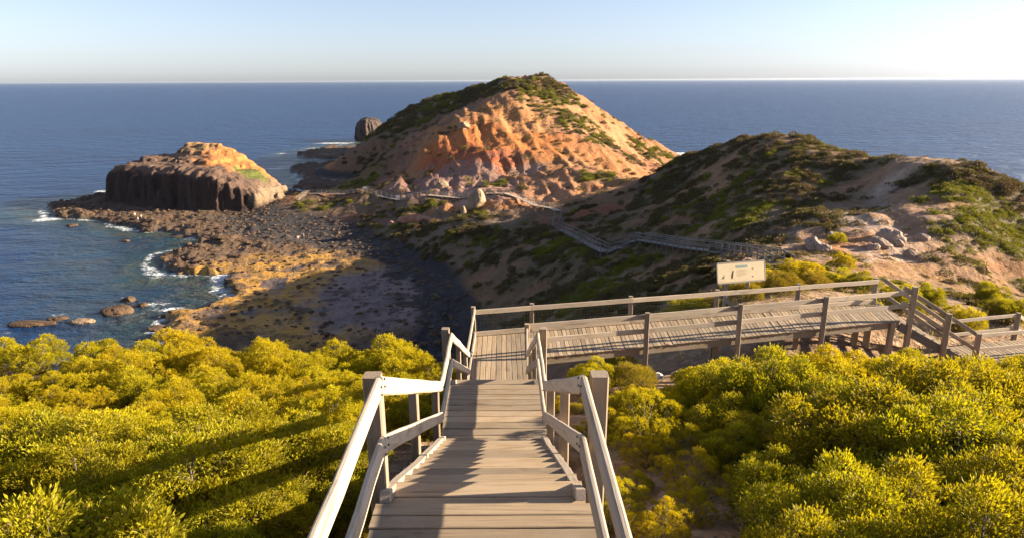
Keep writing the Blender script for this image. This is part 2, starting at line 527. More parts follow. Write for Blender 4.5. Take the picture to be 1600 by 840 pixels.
hillzone = sstep(26, 45, Y)
mixc(sstep(-.1, .45, n_a) * .6, (.31, .205, .12))
mixc(sstep(.1, .5, n_c) * .5, (.17, .105, .06)); mixc(sstep(26, 45, Y) * sstep(-.2, .3, fbm(X, Y, 7, 4, 75)) * sstep(150, 130, Y) * .5, (.19, .125, .085))
mixc(hillzone * sstep(.0, .4, n_b) * .55, (.22, .165, .09))
FH = Y > 150 + .25 * X        # far hill side
fh = sstep(150, 165, Y - .1 * X)
mixc(fh * .8, (.40, .27, .15))
mixc(fh * sstep(-.05, .35, n_b + .3 * n_c) * .7, (.46, .25, .10))
for a in ((730, 235, 226, 17, (.50, .19, .07), .9), (760, 215, 236, 16, (.53, .25, .09), .9), (700, 262, 222, 11, (.42, .15, .07), .9), (840, 225, 225, 15, (.52, .26, .09), .9),
          (770, 262, 208, 10, (.48, .19, .09), .85), (820, 190, 245, 14, (.52, .33, .16), .8), (900, 190, 258, 18, (.50, .35, .20), .8),
          (690, 290, 202, 17, (.37, .285, .27), 1), (740, 292, 193, 12, (.42, .33, .31), 1), (655, 290, 210, 15, (.31, .235, .23), .95), (800, 300, 185, 11, (.42, .30, .26), .9),
          (840, 306, 175, 9, (.44, .31, .25), .9), (870, 285, 190, 12, (.44, .29, .18), .8), (820, 268, 200, 6, (.44, .36, .32), .9), (930, 235, 232, 14, (.44, .25, .12), .7), (740, 310, 186, 7, (.47, .38, .35), .9),
          (1000, 255, 235, 10, (.36, .20, .13), .9), (990, 225, 270, 16, (.48, .31, .18), .6)):
    patch(*a)
patch(735, 235, 226, 4, (.26, .09, .05), .7); patch(800, 245, 215, 5, (.26, .13, .10), .6)
# left, seaward face of the far hill: dull brown
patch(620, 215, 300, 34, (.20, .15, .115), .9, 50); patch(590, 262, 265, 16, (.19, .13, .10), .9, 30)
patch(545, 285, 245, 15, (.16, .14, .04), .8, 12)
# right-hand hill
for a in ((900, 345, 142, 9, (.30, .11, .06), .95, 6), (1290, 385, 62, 7, (.42, .32, .25), .9), (1380, 375, 63, 9, (.46, .36, .31), .9), (1420, 330, 74, 8, (.44, .34, .28), .85), (1350, 330, 76, 6, (.42, .32, .27), .7), (1440, 290, 80, 5, (.44, .34, .27), .8), (1500, 425, 54, 12, (.40, .22, .10), .9), (1560, 400, 58, 9, (.44, .22, .09), .95),
          (1380, 420, 52, 9, (.40, .28, .19), .8), (1180, 230, 118, 14, (.38, .25, .15), .7), (1430, 262, 84, 7, (.45, .33, .22), .9), (1330, 265, 96, 10, (.38, .26, .17), .8), (1550, 470, 42, 10, (.40, .24, .12), .9),
          (1270, 250, 104, 5, (.40, .24, .14), .9), (1130, 345, 96, 5, (.38, .27, .18), .7), (1240, 320, 88, 4, (.40, .27, .17), .8), (1460, 345, 68, 5, (.40, .30, .23), .8)):
    patch(*a)
# slope below the boardwalk: dry grass and brown earth
low = sstep(28, 22, Z) * sstep(60, 80, Y) * (1 - fh)
mixc(low * sstep(-.35, .25, n_b) * .8, (.155, .115, .065)); mixc(low * sstep(.05, .4, n_a + .4 * n_c) * .75, (.085, .072, .03)); mixc(low * sstep(.2, .5, n_c) * .5, (.22, .15, .10))
patch(640, 400, 151, 9, (.20, .10, .07), .7, 5)
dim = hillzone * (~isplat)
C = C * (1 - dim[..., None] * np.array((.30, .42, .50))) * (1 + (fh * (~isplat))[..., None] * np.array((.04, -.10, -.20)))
for a in ((470, 322, 206, 13, (.12, .075, .04), .9), (540, 322, 204, 14, (.13, .08, .045), .9), (410, 312, 214, 12, (.13, .085, .055), .85), (600, 345, 188, 12, (.12, .08, .05), .85), (640, 370, 166, 14, (.13, .088, .055), .85), (700, 380, 150, 13, (.13, .088, .055), .8), (560, 350, 188, 9, (.16, .07, .045), .8), (760, 345, 164, 10, (.16, .105, .065), .7)):  # dull brown banks and slope, their shade painted into the colour
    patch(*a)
# vegetated ground
VEG = np.zeros(X.shape)


def veg(px, py, d, r, s, ry=None):
    p = HIT(px, py, d)
    q = np.hypot((X - p.x) / r, (Y - p.y) / (ry or r))
    np.maximum(VEG, sstep(1.25, .55, q) * s, out=VEG)


for a in ((700, 160, 292, 34, 1.0, 26), (640, 180, 312, 25, .9), (780, 140, 272, 16, 1.0, 14), (590, 240, 300, 15, .55, 40), (840, 160, 258, 12, .8), (890, 185, 255, 12, .75), (930, 215, 245, 13, .7), (960, 235, 240, 12, .7),
          (1030, 247, 262, 16, .75), (850, 130, 298, 16, .95), (815, 135, 300, 16, .95), (870, 150, 285, 14, .8), (910, 200, 255, 14, .75), (770, 290, 192, 5, .95), (930, 278, 186, 8, .85, 5), (665, 325, 184, 7, 1.0, 4), (700, 345, 168, 12, .7, 7), (560, 290, 236, 10, .7), (640, 370, 166, 14, .85), (600, 345, 188, 11, .75), (700, 385, 148, 12, .85), (540, 318, 206, 10, .6), (480, 322, 208, 8, .6), (730, 345, 166, 9, .8), (800, 370, 144, 10, .8),
          (1080, 260, 132, 18, .8), (1150, 250, 122, 16, .85), (1240, 250, 106, 12, .85), (1300, 232, 104, 12, .75), (1200, 212, 119, 10, .8), (1370, 245, 96, 7, .75), (1100, 320, 108, 16, .85), (1180, 310, 96, 14, .9), (1050, 340, 108, 10, .7),
          (1240, 290, 94, 10, .75), (1220, 350, 80, 10, .85), (1300, 300, 86, 8, .6), (1130, 370, 80, 6, .9), (900, 460, 90, 14, .95), (980, 460, 70, 12, .95), (1050, 445, 62, 10, 1.0), (1000, 400, 92, 12, .9), (940, 410, 98, 12, .85), (1120, 425, 56, 8, .9), (1000, 310, 132, 12, .6), (1480, 275, 81, 4.5, .9), (1540, 300, 75, 9, 1.0), (1500, 315, 73, 7, 1.0), (1580, 330, 68, 7, .95), (1560, 360, 63, 6, .7), (1530, 340, 69, 6, .9),
          (1000, 420, 84, 12, .75), (900, 380, 116, 11, .8), (830, 390, 126, 12, .75), (760, 390, 140, 12, .7), (700, 400, 142, 10, .5), (870, 450, 95, 12, .75), (960, 440, 76, 8, .7), (1060, 410, 72, 6, .9), (800, 450, 112, 9, .6), (1340, 385, 62, 3, .7), (1310, 400, 60, 2.5, .8), (1440, 440, 49, 9, .62), (1540, 440, 50, 10, .62), (1500, 400, 58, 8, .55), (1400, 400, 58, 7, .55), (1590, 400, 58, 7, .6), (1360, 340, 74, 8, .6), (1410, 300, 80, 8, .6), (1330, 290, 88, 10, .7), (1280, 330, 82, 9, .8), (1050, 300, 124, 14, .75), (920, 330, 142, 8, .6)):
    veg(*a)
face = sstep(-3, 4, sdist(X, Y, [HIT(*q)[:2] for q in ((1270, 395, 59), (1300, 350, 72), (1340, 300, 84), (1390, 262, 90), (1450, 256, 85), (1440, 300, 78), (1430, 350, 68), (1450, 400, 58), (1400, 425, 53), (1320, 415, 54))]) + n_b * 3)
mixc(face * sstep(-.4, .2, n_b + .5 * n_c) * .75, (.40, .30, .235)); mixc(face * sstep(.1, .5, n_c) * .4, (.27, .18, .13))
VEG *= 1 - .55 * face
VEG = np.maximum(VEG, 1.7 * sstep(-2, 3, sdist(X, Y, [HIT(*q)[:2] for q in ((1432, 275, 82), (1480, 256, 83), (1545, 272, 79), (1600, 298, 77), (1640, 350, 75), (1600, 395, 71), (1545, 395, 66), (1480, 350, 67), (1440, 315, 76))]) + n_b * 3))
vmask = np.clip(sstep(-.15, .35, n_b * .75 + n_c * 1.0 + (VEG - .76) * 1.1) * (VEG > .05), 0, 1) * sstep(24, 30, Y)
mixc(hillzone * sstep(.25, .8, VEG) * sstep(-.5, .2, n_a * .6 + n_b) * np.where(fh > .5, .55, .75), (.115, .085, .050))
sparse = sstep(.34, .55, n_c + .3 * n_b) * hillzone * (Z > 3.5) * .8
mixc(np.maximum(vmask * .8, sparse * .6), (.082, .070, .030))
# shore
beach = (~isplat) & (Z < 3.4)
mixc(sstep(3.4, 2.4, Z) * (Y > 60), (.034, .029, .028))
pl = isplat.astype(float)
mixc(pl, (.095, .057, .034))
mixc(pl * sstep(.0, .5, n_b) * .55, (.14, .09, .048)); mixc(pl * sstep(.1, .6, n_a) * .4, (.055, .04, .035))
mixc(pl * sstep(.15, .5, shelfg) * sstep(-.6, .0, n_a + .3 * n_c) * .92, (.38, .20, .036)); mixc(pl * shelfg * sstep(.0, .5, n_c - .3 * n_b) * .5, (.30, .19, .12))
px_c = PZ(610, 460, .5)
pr = np.exp(-(((X - px_c.x) / 17) ** 2 + ((Y - px_c.y) / 26) ** 2))
mixc(pl * sstep(.3, .7, pr + .25 * n_b), (.19, .135, .125))
bump_ = fbm(X, Y, 2.6, 4, 66); pool = sstep(.15, .4, fbm(X, Y, 6, 3, 68)) * shelfg * pl
mixc(pl * sstep(.22, .40, bump_) * (.25 + .6 * shelfg), (.042, .030, .024))
mixc(pl * sstep(.2, .5, n_c) * .5, (.05, .037, .03))
mixc(pool * .85, (.07, .055, .055))
mixc(pl * sstep(.36, .1, Z) * .8, (.06, .055, .045))
mixc(sstep(-2, 3, sdist(X, Y, wpoly((330, 338), (400, 335), (480, 343), (560, 366), (615, 392), (575, 402), (510, 386), (430, 378), (360, 366), z=1.2)) + n_b * 4 + n_c) * (Z < 3.6) * .9, (.042, .037, .036))  # black pebbles of the upper beach, with the shadow over them painted in
band = sstep(5.0, 2.6, poly_dist(X, Y, wpoly((470, 350), (560, 378), (610, 398), (660, 425), (690, 470), (690, 520), (670, 570), (660, 620), z=1.2), False) + n_b * 2.2 + n_c)
mixc(band * (Z < 3.6), (.030, .026, .027)); mixc(band * (Z < 3.6) * sstep(.15, .4, n_c) * .8, (.065, .055, .052))
# near ground: sand and litter
nz = sstep(30, 24, Y)
mixc(nz * .85, (.25, .15, .082)); mixc(nz * sstep(-.05, .4, fbm(X, Y, .9, 4, 81)) * .65, (.20, .115, .06)); mixc(nz * sstep(.15, .4, fbm(X, Y, .35, 3, 82)) * .5, (.13, .085, .05)); mixc(nz * sstep(.25, .45, fbm(X, Y, .22, 3, 83)) * .45, (.42, .32, .21))

m = N('terrain'); o = m.obj()
cc = m.attr('col').outputs['Color']
f1 = m.noise(o, .9, 5, .6); f2 = m.noise(o, 4.0, 5, .65); f3 = m.noise(o, 22.0, 4, .6)
v = m.math('ADD', m.math('MULTIPLY', m.mapr(f1, .3, .7), .45), m.math('ADD', m.math('MULTIPLY', m.mapr(f2, .3, .7), .40), m.math('MULTIPLY', m.mapr(f3, .3, .7), .25)))
k = m.mapr(v, 0, 1.1, .48, 1.52)
cc = m.mix(1.0, cc, m.n('ShaderNodeCombineColor', {0: k, 1: k, 2: k}).outputs[0], 'MULTIPLY')
wet = m.attr('wet').outputs['Fac']
hgt = m.math('ADD', m.math('MULTIPLY', f1, 1.6), m.math('ADD', m.math('MULTIPLY', f2, .45), m.math('MULTIPLY', f3, .06)))
nrm = m.bump(hgt, .75, .55)
M_TERR = m.surf(m.bsdf(Base_Color=cc, Roughness=m.mapr(wet, 0, 1, .95, .30), Specular_IOR_Level=.25, Normal=nrm))

nr, nc = X.shape
idx = np.arange(nr * nc).reshape(nr, nc)
quads = np.stack([idx[:-1, :-1], idx[:-1, 1:], idx[1:, 1:], idx[1:, :-1]], -1).reshape(-1, 4)
fz = Z.ravel()[quads].max(1)
fy = Y.ravel()[quads].mean(1); fx = X.ravel()[quads].mean(1); fp = isplat.ravel()[quads].mean(1) > .5
vis = fz > -1.2
regid = np.zeros(len(quads), int)                                   # 0 hillside
regid[(fy - .1 * fx > 152)] = 2                                      # far hill
regid[(fy > 40) & (fy - .1 * fx <= 152) & (fx > -40)] = 1            # near hill
regid[(fy > 60) & (fz < 2.6)] = 3                                    # beach
regid[fp & (fy > 60)] = 4                                            # rock platform
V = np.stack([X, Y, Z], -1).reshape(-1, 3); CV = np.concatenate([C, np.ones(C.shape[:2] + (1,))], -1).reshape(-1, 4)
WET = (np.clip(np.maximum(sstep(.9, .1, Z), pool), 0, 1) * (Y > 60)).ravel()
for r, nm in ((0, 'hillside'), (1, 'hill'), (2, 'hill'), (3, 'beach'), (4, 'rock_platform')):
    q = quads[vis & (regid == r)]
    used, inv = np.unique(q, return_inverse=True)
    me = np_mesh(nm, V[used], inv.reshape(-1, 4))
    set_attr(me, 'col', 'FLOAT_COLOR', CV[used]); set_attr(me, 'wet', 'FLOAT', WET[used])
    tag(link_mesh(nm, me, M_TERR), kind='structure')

# ------------------------------------------------------------------ sea
ys = [45.0]
while ys[-1] < 32000: ys.append(ys[-1] + .0085 * ys[-1] if ys[-1] < 700 else ys[-1] * 1.03)
ys = np.array(ys); ts = np.arange(-1.35, 1.351, .0042)
Ys, Ts = np.meshgrid(ys, ts, indexing='ij'); Xs = Ts * Ys
nearm = (Ys < 520)
sdn = np.maximum(sdist(Xs, Ys, PLAT), np.maximum(sdist(Xs, Ys, PLAT2), sdist(Xs, Ys, PLAT3))) + fbm(Xs, Ys, 16, 4, 91) * 5
isl_poly = [(-138, 232), (-128, 225), (-115, 219), (-100, 213), (-86, 208), (-79, 212), (-76, 222), (-80, 238), (-95, 250), (-115, 256), (-132, 248)]
bay = wpoly((70, 332), (200, 352), (330, 372), (250, 405), (350, 430), (340, 470), (250, 500), (280, 545), (100, 545), (20, 520), (40, 420), (40, 350), z=0)
shal = np.maximum(sstep(-22, 0, sdn), .55 * sstep(-9, 14, sdist(Xs, Ys, bay) + fbm(Xs, Ys, 12, 3, 92) * 6)) * (Ys < 500)
foam = np.zeros(Xs.shape)
for px, py, rx, ry, s in ((74, 343, 6, 2.2, 1), (60, 346, 5, 1.6, .7), (160, 299, 5, 2.5, .9), (150, 303, 6, 1.5, .6), (345, 432, 2.2, 5, 1.0), (350, 424, 2, 3, .8), (338, 440, 3, 2, .7), (270, 483, 5, 1.6, .8), (240, 474, 5, 2, .6), (205, 464, 3, 1.5, .5),
                          (155, 492, 4, 1.5, .6), (95, 492, 3, 1.5, .5), (215, 490, 4, 2, .4), (235, 520, 3, 2, .5), (430, 264, 9, 4, .9), (446, 261, 8, 3, .9), (425, 272, 9, 3, .5), (520, 224, 16, 5, 1.0), (490, 232, 12, 4, .7), (455, 240, 12, 4, .9), (505, 249, 16, 3, .7), (545, 247, 9, 3, .7),
                          (460, 236, 20, 4, .5), (1072, 240, 20, 6, 1.0), (1064, 243, 12, 4, .9), (1090, 243, 14, 4, .5), (12, 520, 3, 1.2, .4), (245, 365, 3, 1, .3), (220, 369, 4, 1, .3), (300, 400, 3, 1.2, .3), (245, 400, 2, 1.5, .5), (410, 196, 40, 4, .35), (470, 196, 30, 4, .35), (15, 296, 14, 2, .35), (200, 278, 25, 3, .25)):
    p = PZ(px, py, 0)
    foam = np.maximum(foam, s * np.exp(-(((Xs - p.x) / rx) ** 2 + ((Ys - p.y) / ry) ** 2)))
foam = np.maximum(foam, .60 * sstep(-3.5, -.3, sdn) * sstep(3.5, .6, sdn) * nearm)
idx = np.arange(Xs.size).reshape(Xs.shape)
q = np.stack([idx[:-1, :-1], idx[:-1, 1:], idx[1:, 1:], idx[1:, :-1]], -1).reshape(-1, 4)
me = np_mesh('sea', np.stack([Xs, Ys, np.zeros_like(Xs)], -1).reshape(-1, 3), q)
set_attr(me, 'shallow', 'FLOAT', shal); set_attr(me, 'foam', 'FLOAT', foam)
m = N('sea_water'); o = m.obj()
w1 = m.noise(m.vscale(o, (.05, .09, 1)), 1.0, 5, .6, .3); w2 = m.noise(m.vscale(o, (.22, .36, 1)), 1.0, 5, .65, .4); w3 = m.noise(m.vscale(o, (.9, 1.3, 1)), 1.0, 4, .6, .3)
patchy = m.noise(m.vscale(o, (.004, .012, 1)), 1.0, 4, .6)
deep = m.mix(m.mapr(patchy, .35, .65), (.003, .020, .075), (.006, .034, .108))
bed = m.mix(m.mapr(m.noise(o, .13, 5, .6), .38, .62), (.016, .046, .056), (.055, .062, .042))
c = m.mix(m.attr('shallow').outputs['Fac'], deep, bed)
fm = m.attr('foam').outputs['Fac']
fn = m.math('ADD', m.math('MULTIPLY', m.noise(m.vscale(o, (.35, .55, 1)), 1.0, 6, .7, .6), .75), m.math('MULTIPLY', m.noise(o, 1.6, 4, .7), .35))
fmask = m.mapr(m.math('ADD', m.math('MULTIPLY', fm, .55), fn), .80, .95)
caps = m.noise(m.vscale(o, (.035, .12, 1)), 1.0, 6, .72, .5)
fmask = m.math('MAXIMUM', fmask, m.mapr(caps, .70, .77, 0, .6))
c = m.mix(fmask, c, (.62, .64, .65))
hgt = m.math('ADD', m.math('MULTIPLY', w1, 8.0), m.math('ADD', m.math('MULTIPLY', w2, 3.0), m.math('MULTIPLY', w3, .35)))
nrm = m.bump(hgt, 1.0, .85)
M_SEA = m.surf(m.bsdf(Base_Color=c, Roughness=m.mapr(fmask, 0, 1, .30, .8), IOR=1.33, Specular_IOR_Level=.27, Normal=nrm))
tag(link_mesh('sea', me, M_SEA), kind='structure')

M_BOLT = plain('rusty_steel', (.10, .085, .075), .55, .3, 30, .6)
# ------------------------------------------------------------------ timber staircase
def board_obj(name, parent, mat, p0, p1, w, h, up=(0, 0, 1), **kw):
    b = MB(); b.board(p0, p1, w, h, up, **kw)
    return b.build(name, mat, parent)


def post_obj(parent, base, top, s=.13, mat=None, ch=.012, name='post'):
    b = MB(); b.board(base, top, s, s, up=(0, 1, 0), ch=ch, wob=.004)
    return b.build(name, mat or M_POST, parent)


def V3(v, dz): return Vector((v.x, v.y, v.z + dz))


def gz(v): return ground_z(v.x, v.y)


st = empty('timber_staircase', S(0, 3, -3.4), 'weathered grey timber stairs with handrails descending through yellow shrubs to the walkway', 'staircase')


def cross_deck(name, y0, y1, z, pitch, half=.79, gap=.013):
    b = MB(); n = int(round((y1 - y0) / pitch)); pw = (y1 - y0) / n
    for i in range(n):
        y = y0 + pw * (i + .5); e = random.gauss(0, .008)
        b.board(S(-half + e, y, z - .02 + random.gauss(0, .0015)), S(half + e, y + random.gauss(0, .003), z - .02 + random.gauss(0, .0015)), pw - gap, .04, seg=4, wob=.0012)
    return b.build(name, M_DECK, st)


cross_deck('deck', 2.0, YA, ZA, .145)
cross_deck('deck', YB0, YB1, ZB, .195)


def flight(y0, y1, z0, z1, n):
    for i in range(1, n):
        y = y0 + (y1 - y0) * (i - 1) / (n - 1); dy = (y1 - y0) / (n - 1)
        z = z0 + (z1 - z0) * (y + dy * .5 - y0 - .15) / (y1 - y0 - .1) - .06
        b = MB(); e = random.gauss(0, .006)
        for k in (0, 1):
            a = dy * .53; yy = y + a * (k + .5) - .02
            b.board(S(-.78 + e, yy, z - .0225), S(.78 + e, yy, z - .0225), a - .010, .045, seg=3, wob=.001)
        b.build('tread', M_DECK, st)
    sl = (z1 - z0) / (y1 - y0)
    for sgn in (-1, 1):
        board_obj('stringer', st, M_POST, S(sgn * .73, y0 - .05, z0 - .30), S(sgn * .73, y1 + .1, z1 - .28), .05, .24)
        board_obj('kick_board', st, M_RAIL, S(sgn * .73, y0 + .05, z0 + .045 + sl * .05), S(sgn * .735, y1 - .02, z1 + .055), .075, .085, wob=.004)


flight(YA, YB0, ZA, ZB, 12)
flight(YB1, YC0, ZB, ZC, 15)
for y0, y1, z in ((2.0, YA, ZA), (YB0, YB1, ZB)):
    for sgn in (-1, 1):
        board_obj('bearer', st, M_POST, S(sgn * .70, y0, z - .14), S(sgn * .70, y1, z - .14), .06, .19)
RT, RM = .94, .46                                                     # tops of handrail and of mid rail
stations = [(1.9, ZA), (4.50, ZA), (8.90, ZB), (10.86, ZB), (16.2, ZC)]
for sgn in (-1, 1):
    u = sgn * .745
    for (ya, za), (yb, zb) in zip(stations, stations[1:]):
        flat = abs(za - zb) < .01
        for rt, nm in ((RT, 'handrail'), (RM, 'mid_rail')):
            board_obj(nm, st, M_RAIL, S(u, ya, za + rt - .07), S(u, yb, zb + rt - .07), .050, .14, seg=6, ch=.016, wob=.0035)
    for y, z in ((4.42, ZA), (4.56, ZA), (8.82, ZB), (10.80, ZB), (16.1, ZC)):
        for rt in (RT - .04, RT - .10, RM - .04, RM - .10):
            q = S(u - sgn * .030, y, z + rt); bb = MB(); bb.tube([q, q + Vector((-sgn * .010, 0, 0))], [.010, .008], 6); bb.build('bolt', M_BOLT, st)
    posts = [(4.58, ZA, .127), (6.7, None, .10), (8.75, ZB, .10), (10.95, ZB, .13), (13.6, None, .10), (15.95, None, .10)]
    for y, z, w_ in posts:
        if z is None:
            (ya, za), (yb, zb) = ((4.5, ZA), (8.9, ZB)) if y < 9 else ((10.86, ZB), (16.2, ZC))
            z = za + (zb - za) * (y - ya) / (yb - ya)
        b0 = S(u + sgn * (.026 + w_ / 2) + (.03 if y < 5 else 0), y, z); b0.z = gz(b0) - .15
        extra = (-.015 if y < 5 else .045) if w_ > .12 else (.0 if y < 9 else .03)
        t0 = S(u + sgn * (.026 + w_ / 2 + random.gauss(0, .004)) + (.03 if y < 5 else 0), y, z + RT + extra)
        if w_ < .12: t0.z -= .05 if y not in (8.75,) else .02
        post_obj(st, b0, t0, w_)

# ------------------------------------------------------------------ landing and walkway
wk = empty('boardwalk', ((N0 + F1) / 2 - Vector((0, 0, 1.2))), 'long raised timber walkway with plank deck and grey railings crossing sandy ground', 'boardwalk')
b = MB()
n = 11
for i in range(n):
    u = -.80 + 1.60 * (i + .5) / n
    far = F0.y + (S(u, 19, 0).x - F0.x) * (F1.y - F0.y) / (F1.x - F0.x)
    b.board(S(u, YC0 - .02, ZC - .02 + random.gauss(0, .002)), S(u, far - .02, ZC - .02 + random.gauss(0, .002)), 1.60 / n - .014, .04, wob=.0015)
b.build('landing_deck', M_DECK, wk)
b = MB(); n = 98
nL, fL = N0 + Vector((.28, .07, 0)), Vector((S(.82, 20, 0).x, 0, 0))
fL.y = F0.y + (fL.x - F0.x) * (F1.y - F0.y) / (F1.x - F0.x); fL.z = N0.z
for i in range(n):
    t = (i + .5) / n
    a = (N0 + Vector((.04, .01, 0))).lerp(N1, t); c2 = fL.lerp(F1, t)
    dz = random.gauss(0, .003)
    ext = (a - c2).normalized() * (.03 + random.gauss(0, .006))
    b.board(V3(a + ext, -.02 + dz), V3(c2, -.02 + dz), (N1 - N0).length / n - .014, .04, seg=1)
b.build('walkway_deck', M_DECK, wk)
for a, c2, off in ((N0, N1, .03), (fL, F1, -.03)):
    d_ = (c2 - a).normalized(); sd_ = Vector((-d_.y, d_.x, 0))
    board_obj('bearer', wk, M_POST, V3(a + sd_ * off, -.15), V3(c2 + sd_ * off, -.15), .05, .20)
board_obj('bearer', wk, M_POST, V3(F0, -.15), V3(fL, -.15), .05, .20)
board_obj('bearer', wk, M_POST, S(-.72, YC0, ZC - .15), V3(F0 + Vector((.1, 0, 0)), -.15), .05, .20)
wd = (N1 - N0).normalized(); ws = Vector((-wd.y, wd.x, 0))
# near side: posts reach the ground outside the deck
near_px = [(826, None), (1008, 488), (1151, 478), (1281, 466), (1415, 450)]
nposts = []
for i, (px, py) in enumerate(near_px):
    # intersect the pixel column with the near edge line
    best = min((abs((P(px, 520, d) - N0).x * wd.y - (P(px, 520, d) - N0).y * wd.x), d) for d in np.arange(17, 25, .02))
    q = P(px, 520, best[1]); base = N0 + wd * (q - N0).dot(wd) - ws * .09
    if i == 0: base = N0 + Vector((.0, -.02, 0))
    nposts.append(base)
for i, bpt in enumerate(nposts):
    b0 = bpt.copy(); b0.z = gz(b0) - .2
    post_obj(wk, b0, V3(bpt, 1.06 + (.10 if i == 4 else .04 if i else 0)), .13 if i < 4 else .15)
for a, c2 in zip(nposts, nposts[1:]):
    for hgt_, hh, nm in ((.95, .15, 'handrail'), (.50, .15, 'mid_rail')):
        board_obj(nm, wk, M_RAIL, V3(a + ws * .09 - wd * .05, hgt_), V3(c2 + ws * .09 + wd * .05, hgt_), .045, hh, sag=.006)
# far side
fd = (F1 - F0).normalized(); fs_ = Vector((-fd.y, fd.x, 0))
fposts = [F0 + fd * ((F1 - F0).length * t) for t in (.0, .128, .355, .565, .775, .985)]
for i, bpt in enumerate(fposts):
    b0 = bpt + fs_ * .10; b0.z = gz(b0) - .2
    post_obj(wk, b0, V3(bpt + fs_ * .10, .91 if i else .95), .13)
for (a, c2) in zip(fposts, fposts[1:]):
    board_obj('handrail', wk, M_RAIL, V3(a - fd * .03, .80), V3(c2 + fd * .03, .80), .045, .15, sag=.004)
    board_obj('kick_board', wk, M_RAIL, V3(a - fd * .03, .09), V3(c2 + fd * .03, .09), .045, .15)
    b = MB()
    Lg = (c2 - a).length
    for i in range(int(Lg / .10)):
        q = a + fd * (.1 * i)
        b.board(V3(q, .16), V3(q, .74), .0013, .0013, ch=.0004, seg=1, wob=0)
    for h in (.25, .35, .45, .55, .65):
        b.board(V3(a, h), V3(c2, h), .0013, .0013, ch=.0004, seg=1, wob=0)
    b.build('wire_mesh', M_OLD, wk)
# left side of the landing and the short return rail on its right
for rt, nm in ((RT, 'handrail'), (.15, 'kick_board'), (.55, 'mid_rail')):
    if nm != 'mid_rail': board_obj(nm, wk, M_RAIL, S(-.80, 16.2, ZC + rt - .07), V3(F0 + Vector((.03, -.02, 0)), (.88 if nm == 'handrail' else .09)), .05, .14)
    if nm != 'kick_board': board_obj(nm, wk, M_RAIL, S(.76, 16.2, ZC + rt - .07), V3(N0 + Vector((.0, .05, 0)), rt - .05), .05, .13)
# stout legs under the deck at the far end
for px, py in ((1339, 520), (1352, 522)):
    q = F1 + (N1 - F1) * .35 - wd * (1.15 if px == 1339 else .65)
    b0 = q.copy(); b0.z = gz(q) - .2
    post_obj(wk, b0, V3(q, -.05), .17, name='support_post')
q = N1 - wd * .28; b0 = q.copy(); b0.z = gz(q) - .2
post_obj(wk, b0, V3(q, -.05), .16, name='support_post')
for i in (1, 2, 3):
    q = nposts[i] + ws * 1.2; b0 = q.copy(); b0.z = gz(q) - .2
    post_obj(wk, b0, V3(q, -.06), .14, name='support_post')

# ------------------------------------------------------------------ side flight and lower landing on the right
D0 = Vector((15.25, 20.75, H + ZD)); DF0 = Vector((15.15, 22.05, H + ZD))
D1 = Vector((21.5, 21.9, H + ZD)); DF1 = Vector((18.05, 22.75, H + ZD))
sf = empty('timber_staircase', D0 - Vector((0, 0, .5)), 'short timber flight dropping from the walkway end to a lower plank landing', 'staircase')
nst = 9
for i in range(1, nst):
    t = (i - .5) / (nst - .5)
    a = N1.lerp(D0, t); c2 = F1.lerp(DF0, t); z = N1.z + (D0.z - N1.z) * i / nst
    b = MB(); b.board(Vector((a.x, a.y, z - .02)), Vector((c2.x, c2.y, z - .02)), .29, .04, seg=2); b.build('tread', M_DECK, sf)
for a, c2 in ((N1, D0), (F1, DF0)):
    board_obj('stringer', sf, M_OLD, V3(a, -.20), V3(c2, -.16), .05, .28)
b = MB(); n = 36
for i in range(n):
    t = (i + .5) / n
    a = D0.lerp(D1, t); dirx = (DF1 - DF0).normalized()
    c2 = DF0 + dirx * ((D1 - D0).length * t)
    b.board(V3(a, -.02), V3(c2, -.02), .155, .04, seg=1)
b.build('deck', M_DECK, sf)
board_obj('bearer', sf, M_OLD, V3(D0, -.17), V3(D1, -.17), .05, .26)
P2 = N1.lerp(D0, .58) - Vector((0, .09, 0)); P3 = D0 - Vector((.02, .10, 0))
for bpt, top in ((P2, 1.12), (P3, 1.06)):
    b0 = bpt.copy(); b0.z = gz(b0) - .25
    post_obj(sf, b0, V3(bpt, top), .14)
PF = DF1.copy(); b0 = PF.copy(); b0.z = gz(b0) - .25; post_obj(sf, b0, V3(PF, 1.02), .13)
PG = DF0.copy(); b0 = PG.copy(); b0.z = gz(b0) - .25; post_obj(sf, b0, V3(PG, .95), .11)
for h, nm in ((1.0, 'handrail'), (.5, 'mid_rail')):
    board_obj(nm, sf, M_RAIL, V3(N1 + Vector((0, .02, 0)), h + .12), V3(D0, h - .03), .05, .13, seg=5)
    board_obj(nm, sf, M_RAIL, V3(F1 + fs_ * .04, h - .12), V3(DF0 + Vector((0, .05, 0)), h - .16), .05, .13, seg=5)
    board_obj(nm, sf, M_RAIL, V3(DF0, h - .06), V3(DF1, h - .06), .05, .12, seg=4)
    board_obj(nm, sf, M_RAIL, V3(D0 - Vector((0, .02, 0)), h - .05), V3(D1, h - .05), .05, .12, seg=4)
    board_obj(nm, sf, M_RAIL, V3(DF1, h - .06), V3(DF1 + Vector((3.0, 1.2, -1.9)), h - .06), .05, .12, seg=4)

